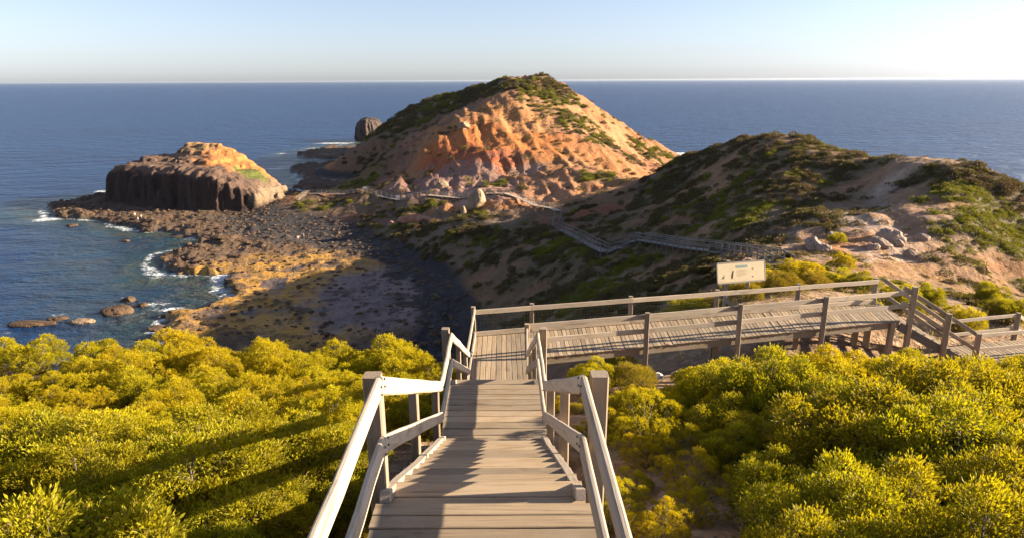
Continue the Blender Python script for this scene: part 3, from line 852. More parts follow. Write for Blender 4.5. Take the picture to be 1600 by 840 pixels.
# ------------------------------------------------------------------ information board
sg = empty('information_board', (8.8, 26.3, ground_z(8.8, 26.3)), 'faded cream information board on two wooden posts beyond the walkway', 'sign')
q0, q1 = PY(1122, 442, 26.0), PY(1195, 436, 26.6)
ax = (q1 - q0); ax.z = 0; ax.normalize(); nrm_ = Vector((ax.y, -ax.x, 0))
hp = (PY(1122, 414, 26.0) - PY(1122, 442, 26.0)).length
tilt = (Vector((0, 0, 1)) - nrm_ * .22).normalized()
pc = (q0 + q1) / 2
Wp = (q1 - q0).length
u_ = Vector((q1 - q0)).normalized()
b = MB(); b.board(q0 + tilt * hp / 2, q1 + tilt * hp / 2, .035, hp, up=tilt, seg=1, ch=.004, wob=0)
panel = b.build('panel', plain('faded_panel', (.37, .29, .175), .6, .22, 4.0), sg)
fr = nrm_ * .022
mt_t = plain('faded_green_ink', (.10, .15, .13), .6, .2, 9); mt_b = plain('faded_brown_ink', (.24, .15, .08), .6, .3, 14); mt_d = plain('faded_dark_ink', (.06, .065, .07), .6, .3, 14)


def at_panel(a, h): return q0 + u_ * (Wp * a) + tilt * (hp * h) + nrm_ * .0195


def strip(name, a0, a1, h, hh, mat):
    b = MB(); b.board(at_panel(a0, h), at_panel(a1, h), .004, hh * hp, up=tilt, seg=1, ch=.0005, wob=0); b.build(name, mat, panel)


strip('title_strip', .38, .63, .80, .15, mt_t)
b = MB()
for h, a1 in ((.62, .60), (.57, .62), (.52, .55), (.45, .60), (.40, .58), (.35, .61), (.30, .52)): b.board(at_panel(.40, h), at_panel(a1, h), .004, .013, up=tilt, seg=1, ch=.0005, wob=0)
b.build('text_lines', mt_b, panel)
b = MB(); b.tube([at_panel(.10, .22), at_panel(.125, .30), at_panel(.135, .40)], [.012, .022, .012], 5); b.tube([at_panel(.08, .24), at_panel(.12, .27)], [.010, .014], 5); b.build('illustration', mt_d, panel)
b = MB(); b.tube([at_panel(.735, .68), at_panel(.755, .64), at_panel(.775, .64)], [.01, .018, .008], 5); b.build('illustration', mt_d, panel)
b = MB(); b.tube([at_panel(.73, .22), at_panel(.745, .24), at_panel(.76, .21)], [.012, .022, .01], 5); b.build('illustration', mt_d, panel)
b = MB(); b.tube([at_panel(.30, .20), at_panel(.31, .40), at_panel(.33, .62)], [.018, .024, .015], 5); b.build('illustration', mt_b, panel)
for a_, b_ in ((q0 - u_ * .025, q0 - u_ * .025 + tilt * hp), (q1 + u_ * .025, q1 + u_ * .025 + tilt * hp)):
    board_obj('frame_rail', sg, M_OLD, a_, b_, .05, .05, up=nrm_)
board_obj('frame_rail', sg, M_OLD, q0 + tilt * (hp + .03) - u_ * .02, q1 + tilt * (hp + .03) + u_ * .02, .05, .05, up=tilt)
board_obj('frame_rail', sg, M_OLD, q0 - tilt * .03 - u_ * .02, q1 - tilt * .03 + u_ * .02, .05, .055, up=tilt)
for a in (.25, .72):
    t0 = q0 + u_ * (Wp * a) + tilt * (hp * 1.14) - nrm_ * .08; b0 = Vector((t0.x, t0.y, 0)); b0.z = ground_z(b0.x, b0.y) - .2
    post_obj(sg, b0, t0, .12, M_RAIL)

# ------------------------------------------------------------------ distant boardwalks


def far_walk(root, pts, width, rail=1.05, step=2.0, drop=1.4, deck=.10, legs=True, sides=(-1, 1), thick=.07, mat=None):
    pts = [Vector(p) for p in pts]; mat = mat or M_OLD
    b = MB()
    for a, c2 in zip(pts, pts[1:]):
        b.board(V3(a, -deck / 2), V3(c2, -deck / 2), width, deck, seg=3, wob=.01)
    b.build('deck', mat, root)
    for sgn in sides:
        off = []
        for i, p in enumerate(pts):
            d_ = (pts[min(i + 1, len(pts) - 1)] - pts[max(i - 1, 0)]); d_.z = 0; d_.normalize()
            off.append(p + Vector((d_.y, -d_.x, 0)) * (sgn * width / 2))
        for a, c2 in zip(off, off[1:]):
            board_obj('handrail', root, mat, V3(a, rail), V3(c2, rail), thick, thick * 1.5, wob=.012)
            board_obj('mid_rail', root, mat, V3(a, rail * .5), V3(c2, rail * .5), thick, thick * 1.5, wob=.012)
            k = max(1, int((c2 - a).length / step))
            for i in range(k + (c2 is off[-1])):
                q = a.lerp(c2, i / k); b0 = q.copy(); b0.z = min(ground_z(q.x, q.y) - .2, q.z - .2)
                if not legs: b0.z = q.z - .4
                post_obj(root, b0, V3(q, rail + .04), thick * 1.5, mat, name='post')


def path_px(*rows):
    return [P(*r) for r in rows]


bw = empty('boardwalk', P(1110, 398, 77), 'grey boardwalk with rails curving along the shaded flank of the hill', 'boardwalk')
far_walk(bw, path_px((1222, 421, 52), (1208, 412, 55.5), (1180, 403, 62), (1150, 398, 68.5), (1110, 391, 78), (1070, 386, 87), (1035, 380, 96), (1000, 374, 105)), 1.6, 1.1, 1.9)
bs = empty('hillside_stairs', P(965, 384, 104), 'short shaded stair linking two boardwalk stretches on the slope', 'staircase')
far_walk(bs, path_px((999, 374.5, 105), (980, 379, 105.5), (978, 385, 105), (962, 387, 105), (947, 393, 105)), 1.5, 1.1, 1.6)
bl = empty('boardwalk', P(905, 370, 118), 'straight grey boardwalk with rails climbing toward the gap between the hills', 'boardwalk')
far_walk(bl, path_px((946, 393, 105), (925, 383, 113), (912, 375, 118), (890, 364, 128), (868, 355, 138)), 1.6, 1.1, 1.9)
bt = empty('hillside_stairs', P(869, 345, 141), 'steep narrow steps rising beside the red cut bank to the saddle', 'staircase')
far_walk(bt, path_px((868, 354.5, 137.5), (870, 346, 143), (872, 334, 149)), 1.4, 1.0, 1.6)
sw = empty('boardwalk', P(780, 309, 178), 'pale sunlit boardwalk with small posts crossing the foot of the orange hill', 'boardwalk')
spts = path_px((871, 333, 150), (862, 328, 156), (838, 322, 163), (812, 309, 172), (790, 306, 177), (765, 307, 180), (720, 312, 184), (670, 317, 189), (626, 321, 192))
far_walk(sw, [V3(p, max(0, ground_z(p.x, p.y) + .35 - p.z) * (1 if p.y > 0 else 0)) for p in spts], 1.5, 1.15, 2.6, sides=(-1, 1), thick=.055, mat=M_RAIL)
ew = empty('boardwalk', P(530, 304, 216), 'dull boardwalk on trestle legs above the dark beach beside the rocky islet', 'boardwalk')
epts = path_px((625, 321, 193), (600, 310, 200), (571, 303, 210), (540, 303, 214), (500, 305, 219), (481, 306, 221))
far_walk(ew, [V3(p, max(.0, ground_z(p.x, p.y) + .4 - p.z)) for p in epts], 1.6, 1.1, 3.0)
es = empty('beach_stairs', P(478, 330, 205), 'narrow timber stairs on tall legs dropping to the dark pebble beach', 'staircase')
p0 = epts[-1]; pb = p0 + Vector((-1.2, -7.5, 0)); pb.z = ground_z(pb.x, pb.y)
far_walk(es, [V3(p0, max(.0, ground_z(p0.x, p0.y) + .4 - p0.z)), V3(pb, .2)], .9, 1.0, 2.2, mat=M_POST)
for px, py, d, lb in ((570, 301, 209, 'small pale board standing where the trestle boardwalk meets the slope'), (622, 322, 192, 'small pale board at the low end of the sunlit boardwalk')):
    p = P(px, py, d); p.z = ground_z(p.x, p.y)
    mk = empty('marker_sign', p, lb, 'sign')
    board_obj('panel', mk, plain('white_paint', (.75, .70, .62), .6), V3(p, 1.55) - Vector((.55, 0, 0)), V3(p, 1.55) + Vector((.55, 0, 0)), .05, .8)
    for sx in (-.4, .4): board_obj('post', mk, M_RAIL, V3(p, -.2) + Vector((sx, .08, 0)), V3(p, 1.9) + Vector((sx, .08, 0)), .08, .08, up=(0, 1, 0))
# ------------------------------------------------------------------ rocks
def islet():
    pts = [(-137, 231, 12.4), (-128, 226, 12.9), (-115, 220, 13.1), (-101, 214.5, 13.2), (-90, 210, 11.6), (-82, 213, 7.5), (-78, 222, 6.0)]
    for px, py, d in ((193, 256, 238), (224, 251, 242), (240, 245, 243), (274, 234, 242), (294, 222, 240), (321, 223, 239), (343, 227, 238), (364, 235, 236), (367, 246, 234), (411, 265, 232), (426, 279, 230), (300, 245, 229), (335, 245, 228), (350, 262, 220), (380, 272, 222), (400, 288, 218), (300, 232, 236), (270, 250, 228)):
        p = P(px, py, d); pts.append((p.x, p.y, p.z))
    pts += [(-132, 246, 10), (-112, 254, 13), (-92, 248, 9), (-103, 245, 17.5), (-120, 244, 14)]
    top = TPS(pts, .05)
    outl = [(-139, 232), (-128, 224.5), (-115, 218), (-101, 212.5), (-89, 208), (-82, 210.5), (-76.5, 219), (-76, 231), (-84, 244), (-97, 254), (-115, 258), (-133, 250)]
    xs = np.arange(-145, -64, .38); ysx = np.arange(200, 264, .38)
    Yi, Xi = np.meshgrid(ysx, xs, indexing='ij')
    sd = sdist(Xi, Yi, outl)
    flute = fbm(Xi, Yi, 3.6, 4, 101, ridged=True) * 1.5 + fbm(Xi, Yi, 11, 4, 102) * 3.4
    prof = .84 * sstep(-.6, 2.2, sd + flute) + .16 * sstep(1.0, 6.0, sd + flute * 1.4)
    T = top(Xi, Yi) + fbm(Xi, Yi, 5, 4, 103) * 1.2 + fbm(Xi, Yi, 1.5, 3, 104) * .35
    T = np.maximum(T, 3.0)
    ledge = np.floor(T / 2.1) * 2.1
    T = T * .65 + ledge * .35 + fbm(Xi, Yi, .9, 2, 105) * .12
    foot = 1.2 * sstep(-5, 0, sd + flute)
    Zi = -1.5 + (foot + 1.5) * sstep(-8, -3, sd + flute) + (T - foot) * prof
    base = np.empty(Xi.shape + (3,)); base[:] = (.048, .028, .021)
    def mx(mk, c):
        mk = np.clip(mk, 0, 1)[..., None]; base[:] = base * (1 - mk) + np.array(c) * mk
    n1 = fbm(Xi, Yi, 4, 4, 110); n2 = fbm(Xi, Yi, 1.3, 3, 111)
    slope = np.hypot(*np.gradient(Zi, .38))
    flat = sstep(2.2, 1.0, slope) * sstep(3, 5, Zi)
    mx(flat * .9, (.15, .09, .062)); mx(flat * sstep(.0, .4, n1) * .6, (.10, .066, .043))
    cx_, cy_ = P(345, 242, 234).x, P(345, 242, 234).y
    org = np.exp(-(((Xi - cx_ - 6) / 16) ** 2 + ((Yi - cy_) / 16) ** 2))
    mx(sstep(.35, .7, org + .25 * n1) * sstep(3, 6, Zi) * sstep(5, 2.5, slope), (.38, .155, .045))
    pk = P(318, 226, 238)
    mx(np.exp(-(((Xi - pk.x) / 7) ** 2 + ((Yi - pk.y) / 6) ** 2)) * 1.2 * flat, (.36, .21, .095))
    vg = P(392, 270, 226)
    mx(sstep(.4, .6, np.exp(-(((Xi - vg.x) / 6) ** 2 + ((Yi - vg.y) / 6) ** 2)) + .2 * n2), (.09, .10, .02))
    rt = sstep(-84, -79, Xi) * sstep(2, 4, Zi)
    mx(rt * .8, (.24, .165, .10))
    mx(sstep(.3, .5, n2) * .5, (.06, .045, .038))
    idx = np.arange(Xi.size).reshape(Xi.shape)
    q = np.stack([idx[:-1, :-1], idx[:-1, 1:], idx[1:, 1:], idx[1:, :-1]], -1).reshape(-1, 4)
    q = q[Zi.ravel()[q].max(1) > -1.0]
    used, inv = np.unique(q, return_inverse=True)
    v = np.stack([Xi, Yi, Zi], -1).reshape(-1, 3)[used]; org_ = np.array((-105, 230, 0.))
    me = np_mesh('rock_islet', v - org_, inv.reshape(-1, 4))
    set_attr(me, 'col', 'FLOAT_COLOR', np.concatenate([base, np.ones(Xi.shape + (1,))], -1).reshape(-1, 4)[used]); set_attr(me, 'wet', 'FLOAT', np.zeros(len(used)))
    tag(link_mesh('rock_islet', me, M_TERR, loc=org_), 'steep sided flat topped rocky islet with an orange sunlit summit at the bay edge', 'rock islet')


islet()


def rock(name, loc, size, seed, mat, label, cat='rock', group=None, sub=34, flat=.7, rough=.35, facet=0.0, prof=None, rot=None):
    """one weathered block: a displaced, flattened ball standing on loc"""
    th = np.linspace(0, math.pi, sub); ph = np.linspace(0, 2 * math.pi, sub * 2, endpoint=False)
    T_, P_ = np.meshgrid(th, ph, indexing='ij')
    dx, dy, dz = np.sin(T_) * np.cos(P_), np.sin(T_) * np.sin(P_), np.cos(T_)
    r = np.random.default_rng(seed)
    rad = np.ones(dx.shape)
    if facet:
        planes = r.normal(size=(16, 3)); planes /= np.linalg.norm(planes, axis=1)[:, None]; dist_ = r.uniform(.68, .95, 16)
        for pn, dd in zip(planes, dist_):
            c = dx * pn[0] + dy * pn[1] + dz * pn[2]
            rad = np.where(c > .05, np.minimum(rad, dd / np.maximum(c, .05) * facet + rad * (1 - facet)), rad)
    nz_ = fbm(dx * 1.3 + dz * .9 + 40, dy * 1.3 - dz * .7 + seed, .9, 5, seed) * rough + fbm(dx * 3 + 9, dy * 3 + dz * 2.2, .5, 3, seed + 5) * rough * .25
    rad = rad * (1 + nz_)
    v = np.stack([dx * rad * size[0], dy * rad * size[1], dz * rad * size[2]], -1)
    if prof: v = prof(v)
    if rot: v = v @ np.array(Matrix.Rotation(math.radians(rot), 3, 'Y')).T
    n_, m_ = dx.shape
    idx = np.arange(n_ * m_).reshape(n_, m_)
    nx = np.roll(idx, -1, 1)
    q = np.stack([idx[:-1], idx[1:], nx[1:], nx[:-1]], -1).reshape(-1, 4)
    me = np_mesh(name, v.reshape(-1, 3), q)
    return tag(link_mesh(name, me, mat, loc=loc), label, cat, group)


def stack_prof(v):
    z = v[..., 2]; t = np.clip(z / 9.0, -1, 1)
    k = np.where(z > 0, 1.05 + .20 * t ** 2.2, 1.05 + .12 * (-t))
    a = np.arctan2(v[..., 1], v[..., 0]); k = k * (1 + .06 * np.sin(a * 11 + t * 1.5) + .03 * np.sin(a * 23))
    return np.stack([v[..., 0] * k, v[..., 1] * k, np.where(z > 0, np.minimum(z * 1.25, 9.0 + (z - 7.2) * .75), z) + .5 * np.sin(a * 3)], -1)


pp = PZ(577, 214, 2.5)
rock('sea_stack', Vector((pp.x, pp.y, 4.5)), (8.6, 8.6, 9.2), 5, M_BASALT, 'dark tapering sea stack standing behind the left foot of the tall hill', 'sea stack', sub=70, rough=.16, prof=stack_prof)
p = P(744, 330, 172); g_ = ground_z(p.x, p.y)
rock('boulder', Vector((p.x, p.y, g_ + 1.6)), (2.3, 2.6, 3.4), 11, M_TANROCK, 'big tan boulder leaning beside the sunlit boardwalk', 'boulder', sub=48, rough=.16, facet=.75, rot=24)
p = P(724, 343, 170); rock('boulder', Vector((p.x, p.y, ground_z(p.x, p.y) + .6)), (.9, 1.0, 1.6), 12, M_TANROCK, 'small upright tan block at the left foot of the leaning boulder', 'boulder', rough=.2, facet=.7)
p = P(652, 346, 172); rock('rock_ledge', Vector((p.x, p.y, ground_z(p.x, p.y) + .4)), (4.6, 1.8, 1.2), 13, M_REDROCK, 'reddish rock ledge on the dark slope below the sunlit boardwalk', 'rock ledge', rough=.3, facet=.6)
for px, py, d, r_, lb in ((612, 345, 174, 1.1, 'small pink rock left of the reddish ledge'), (725, 205, 238, 2.2, 'pale crag on the ridge of the orange hill'), (690, 300, 198, 2.0, 'tan rock knob among the purple grey earth'),
                          (640, 340, 176, .7, 'pale lichen covered stone above the pink rock')):
    p = P(px, py, d); rock('rock', Vector((p.x, p.y, ground_z(p.x, p.y) + r_ * .2)), (r_, r_, r_ * .8), int(px), M_REDROCK if 'pink' in lb else M_TANROCK, lb, rough=.3, facet=.6)
for px, py, rx, ry, rz, mt, lb in ((182, 486, 2.6, 2.0, 1.1, M_SHORE, 'dark wet rock alone in the shallows with foam on its right'), (200, 468, 1.3, 1.1, .8, M_SHORE, 'small round brown rock at the back of the shallows'),
                               (46, 505, 4.0, 1.3, .6, M_SHORE, 'long low dark rock in the water above the lone shrub'), (90, 497, 1.7, 1.0, .45, M_SHORE, 'thin half drowned rock right of the long low rock'),
                               (128, 501, 2.4, 1.0, .5, M_TANROCK, 'tan half drowned reef rock with foam behind it'), (222, 476, 1.0, 1.0, .5, M_SHORE, 'little dark rock beside a foam patch in the cove'),
                               (245, 512, 1.5, 1.2, .5, M_SHORE, 'low rock just off the corner of the reef'), (196, 376, 1.0, .9, .4, M_SHORE, 'tiny reef rock off the long rock spit'),
                               (112, 352, 1.4, 1.0, .5, M_SHORE, 'small rock awash at the tip of the long rock spit')):
    p = PZ(px, py, .2); rock('rock', Vector((p.x, p.y, .1)), (rx, ry, rz), int(px * 7 + py), mt, lb, rough=.4, facet=.5, sub=26)
# rocks of the reef, one object each
reef = [(262, 402), (278, 412), (296, 408), (318, 402), (335, 396), (352, 404), (300, 422), (268, 420), (330, 415), (362, 390), (378, 402), (390, 385), (345, 378), (310, 372), (280, 366), (250, 358), (228, 352), (196, 343), (170, 336), (140, 331), (112, 325), (92, 322),
        (150, 324), (180, 330), (210, 338), (300, 355), (330, 362), (290, 492), (310, 500), (328, 490), (346, 478), (360, 462), (372, 448), (280, 505), (262, 520), (300, 520), (330, 508), (380, 470), (400, 455), (420, 440), (365, 425), (388, 420), (410, 400), (430, 385), (405, 372), (440, 360), (352, 350), (385, 350)]
protos = []
for i, (px, py) in enumerate(reef[::2]):
    j = PZ(px + random.uniform(-4, 4), py + random.uniform(-2, 2), .6); s_ = random.uniform(.5, 1.1)
    loc = Vector((j.x, j.y, max(ground_z(j.x, j.y), 0) + .05))
    lb = 'jagged brown rock sitting on the bare reef around the cove'
    if i < 5:
        r_ = rock('rock', loc, (1.5, 1.2, .8), 300 + i, M_SHORE, lb, group='rocks on the reef', rough=.45, facet=.6, sub=22); protos.append(r_)
    else:
        r_ = protos[i % 5].copy(); col.objects.link(r_); r_.location = loc
    r_.rotation_euler = (0, 0, random.uniform(0, 6.28)); r_.scale = (s_ * random.uniform(.8, 1.5), s_ * random.uniform(.7, 1.1), s_ * random.uniform(.4, .85))
pal = [(1272, 388, 60, 1.1), (1288, 392, 59, .8), (1390, 378, 62, 1.3), (1375, 384, 62, .9), (1402, 384, 61, .8), (1365, 390, 60, .7), (1345, 395, 59, .6), (1412, 372, 63, .6), (1330, 380, 63, .7), (1300, 370, 66, .6), (1385, 350, 70, .8), (1395, 300, 82, .9), (1405, 265, 90, .8), (1420, 400, 58, .6), (1350, 370, 66, .7), (1440, 375, 63, .7), (1370, 330, 76, .6), (1385, 290, 84, .7), (1450, 262, 84, .6), (1260, 380, 63, .7), (1255, 396, 57, .6)]
lab = {0: 'large pale rock outcrop on the saddle right of the information board', 2: 'largest pale block in the rubble at the centre of the saddle'}
prp = None
for i, (px, py, d, s_) in enumerate(pal[:6] + pal[9:17:2]):
    p = HIT(px, py, d); loc = Vector((p.x, p.y, ground_z(p.x, p.y) + s_ * .15))
    if i < 3:
        r_ = rock('rock', loc, (1.0, .8, .8), 400 + i, M_PALEROCK, lab.get(i, 'pale weathered rock among scrub on the sandy face of the right hill'), group=None if i in lab else 'pale rocks on the right hill', rough=.35, facet=.95, sub=24)
        if i == 1: prp = r_
    else:
        r_ = prp.copy(); col.objects.link(r_); r_.location = loc
    r_.rotation_euler = (random.uniform(-.3, .3), random.uniform(-.3, .3), random.uniform(0, 6.28)); r_.scale = (s_ * random.uniform(.7, 1.2), s_ * .9, s_ * random.uniform(.5, .95))
for px, py, lb in ((1029, 574, 'white stone lying in the shade under the walkway'), (1058, 577, 'flat white stone on bare dirt right of the round one'), (944, 612, 'white stone between shrubs beside the right stair post')):
    p = PZ(px, py, H - 8.3); p.z = ground_z(p.x, p.y); rock('stone', V3(p, .06), (.16, .12, .13), int(px), plain('white_stone', (.62, .58, .54), .8), lb, 'stone', rough=.3, sub=18)

# ------------------------------------------------------------------ people
def skin_part(name, joints, edges, parent, mat, root=0):
    me = bpy.data.meshes.new(name)
    me.from_pydata([j[0] for j in joints], edges, [])
    o = link_mesh(name, me, mat, parent)
    md = o.modifiers.new('Skin', 'SKIN'); o.modifiers.new('Smooth', 'SUBSURF').levels = 1
    o.modifiers['Smooth'].render_levels = 1
    if not me.skin_vertices: me.skin_vertices.new()
    for i, j in enumerate(joints):
        sv = me.skin_vertices[0].data[i]; sv.radius = (j[1], j[2] if len(j) > 2 else j[1]); sv.use_root = (i == root)
    return o


def person(loc, rz, label, top, bottom, stride=.12, arm=.1, group=None):
    r = empty('person', loc, label, 'person', group); r.rotation_euler = (0, 0, rz)
    sk = plain('skin', (.42, .26, .18), .6, .1)
    J = [((0, 0, .92), .13, .10), ((0, 0, 1.15), .13, .10), ((0, 0, 1.38), .15, .10), ((0, 0, 1.50), .055), ((0, -.01, 1.60), .085, .10), ((0, -.01, 1.70), .07, .085),
         ((-.10, 0, .88), .085), ((-.11, -stride, .48), .058), ((-.11, stride * .4, .08), .042), ((-.11, stride * .4 - .14, .04), .035),
         ((.10, 0, .88), .085), ((.11, stride * .6, .48), .058), ((.11, stride * 1.4, .08), .042), ((.11, stride * 1.4 - .14, .04), .035),
         ((-.19, 0, 1.40), .052), ((-.24, arm, 1.13), .042), ((-.22, -.08, .88), .032), ((-.22, -.11, .79), .036, .02),
         ((.19, 0, 1.40), .052), ((.24, -arm * .4, 1.13), .042), ((.22, -.12, .88), .032), ((.22, -.15, .79), .036, .02)]
    E = [(0, 1), (1, 2), (2, 3), (3, 4), (4, 5), (0, 6), (6, 7), (7, 8), (8, 9), (0, 10), (10, 11), (11, 12), (12, 13), (2, 14), (14, 15), (15, 16), (16, 17), (2, 18), (18, 19), (19, 20), (20, 21)]
    skin_part('body', J, E, r, sk)
    k = 1.22
    skin_part('shirt', [(a[0], *(q * k for q in a[1:])) for a in (J[0], J[1], J[2], J[14], J[15], J[18], J[19])], [(0, 1), (1, 2), (2, 3), (3, 4), (2, 5), (5, 6)], r, plain('shirt', top, .8, .08))
    skin_part('trousers', [(a[0], *(q * k for q in a[1:])) for a in (J[0], J[6], J[7], J[8], J[10], J[11], J[12])], [(0, 1), (1, 2), (2, 3), (0, 4), (4, 5), (5, 6)], r, plain('trousers', bottom, .8, .08))
    skin_part('hair', [((0, .015, 1.66), .09, .10), ((0, .0, 1.735), .075, .085)], [(0, 1)], r, plain('hair', (.07, .045, .03), .7))
    return r


for px, py, rz, lb, t_, b_ in ((466, 377, .4, 'person in a white shirt and dark trousers walking on the dark beach', (.8, .78, .74), (.08, .08, .1)), (474.5, 373, 2.6, 'person in grey standing just behind the white shirted walker on the beach', (.35, .34, .36), (.10, .09, .09)),
                               (212, 345, 1.2, 'person in a pink top at the left end of the trio on the reef', (.80, .55, .50), (.14, .12, .14)), (216, 344.5, -1.0, 'person in a white top in the middle of the trio on the reef', (.85, .8, .75), (.35, .28, .2)),
                               (221.5, 344, 2.0, 'person in a cream top at the right end of the trio on the reef', (.85, .74, .5), (.10, .10, .12))):
    p = PZ(px, py, 1.6); p.z = ground_z(p.x, p.y) - .02
    p = PZ(px, py, p.z); p.z = ground_z(p.x, p.y) - .02
    person(p, rz, lb, t_, b_)

# ------------------------------------------------------------------ rubble on the reef
rr = np.random.default_rng(77)
wq = (np.gradient(Yg, axis=0) * np.gradient(Xg, axis=1)) * np.where(isplat, 1 - .75 * shelfg, 1.0 * (Z < 2.6) * (X < 0)) * (Z > .1) * (Y > 80) * (Y < 260)
pk_ = rr.choice(wq.size, 5200, p=(wq / wq.sum()).ravel())
ico = np.array([(0, 0, 1), (.89, 0, .45), (.28, .85, .45), (-.72, .53, .45), (-.72, -.53, .45), (.28, -.85, .45), (.72, .53, -.45), (-.28, .85, -.45), (-.89, 0, -.45), (-.28, -.85, -.45), (.72, -.53, -.45), (0, 0, -1)])
icf = np.array([(0, 1, 2), (0, 2, 3), (0, 3, 4), (0, 4, 5), (0, 5, 1), (1, 6, 2), (2, 7, 3), (3, 8, 4), (4, 9, 5), (5, 10, 1), (6, 7, 2), (7, 8, 3), (8, 9, 4), (9, 10, 5), (10, 6, 1), (11, 7, 6), (11, 8, 7), (11, 9, 8), (11, 10, 9), (11, 6, 10)])
n_ = len(pk_)
sz_ = .14 + .55 * rr.random(n_) ** 3.0
vv = ico[None] * rr.uniform(.7, 1.25, (n_, 12, 1)) * np.stack([sz_ * rr.uniform(.8, 1.6, n_), sz_, sz_ * rr.uniform(.35, .8, n_)], -1)[:, None, :]
an = rr.uniform(0, 6.28, n_)[:, None]
vv = np.stack([vv[..., 0] * np.cos(an) - vv[..., 1] * np.sin(an), vv[..., 0] * np.sin(an) + vv[..., 1] * np.cos(an), vv[..., 2]], -1)
jx = X.ravel()[pk_] + rr.normal(size=n_) * .25; jy = Y.ravel()[pk_] + rr.normal(size=n_) * .4
vv += np.stack([jx, jy, Z.ravel()[pk_] + .02], -1)[:, None, :]
me = np_mesh('rubble', vv.reshape(-1, 3), (icf[None] + 12 * np.arange(n_)[:, None, None]).reshape(-1, 3), False)
tag(link_mesh('rubble', me, M_SHORE), 'dark broken stones scattered over the reef shelf and pebble beach', 'rubble', kind='stuff')
# ------------------------------------------------------------------ shrubs
def leaves(tp, tn, n_leaf, size, rg, spread=.9, up=.35, tuft_r=.07, aspect=.36, rad=None, hv=None):
    """leaf quads in tufts: tp tuft centres, tn outward directions"""
    k = len(tp)
    base = np.repeat(tp, n_leaf, 0); nn = np.repeat(tn, n_leaf, 0)
    d = nn + rg.normal(size=base.shape) * spread; d[:, 2] += up
    d /= np.linalg.norm(d, axis=1)[:, None] + 1e-9
    base = base + d * rg.uniform(0, tuft_r, (len(base), 1)) + rg.normal(size=base.shape) * tuft_r * .25
    s = np.cross(d, rg.normal(size=base.shape)); s /= np.linalg.norm(s, axis=1)[:, None] + 1e-9
    L_ = size * rg.uniform(.65, 1.25, (len(base), 1)); W_ = L_ * aspect * rg.uniform(.8, 1.2, (len(base), 1))
    nv = np.cross(d, s)
    v = np.stack([base, base + d * L_ * .5 + s * W_ * .5 + nv * L_ * .05, base + d * L_ - nv * L_ * .06, base + d * L_ * .5 - s * W_ * .5 + nv * L_ * .05], 1).reshape(-1, 3)
    lv = np.repeat(rg.uniform(0, 1, len(base)), 4)
    h0 = np.repeat(hv if hv is not None else np.zeros(k), n_leaf)
    h = np.stack([h0 * .6, h0, h0 + .15, h0], 1).ravel()
    return v, lv, np.clip(h, 0, 1)


def leaf_mesh(name, v, lv, hv, mat):
    f = np.arange(len(v)).reshape(-1, 4)
    me = np_mesh(name, v, f, False)
    set_attr(me, 'lv', 'FLOAT', lv); set_attr(me, 'hv', 'FLOAT', hv)
    me.materials.append(mat)
    return me


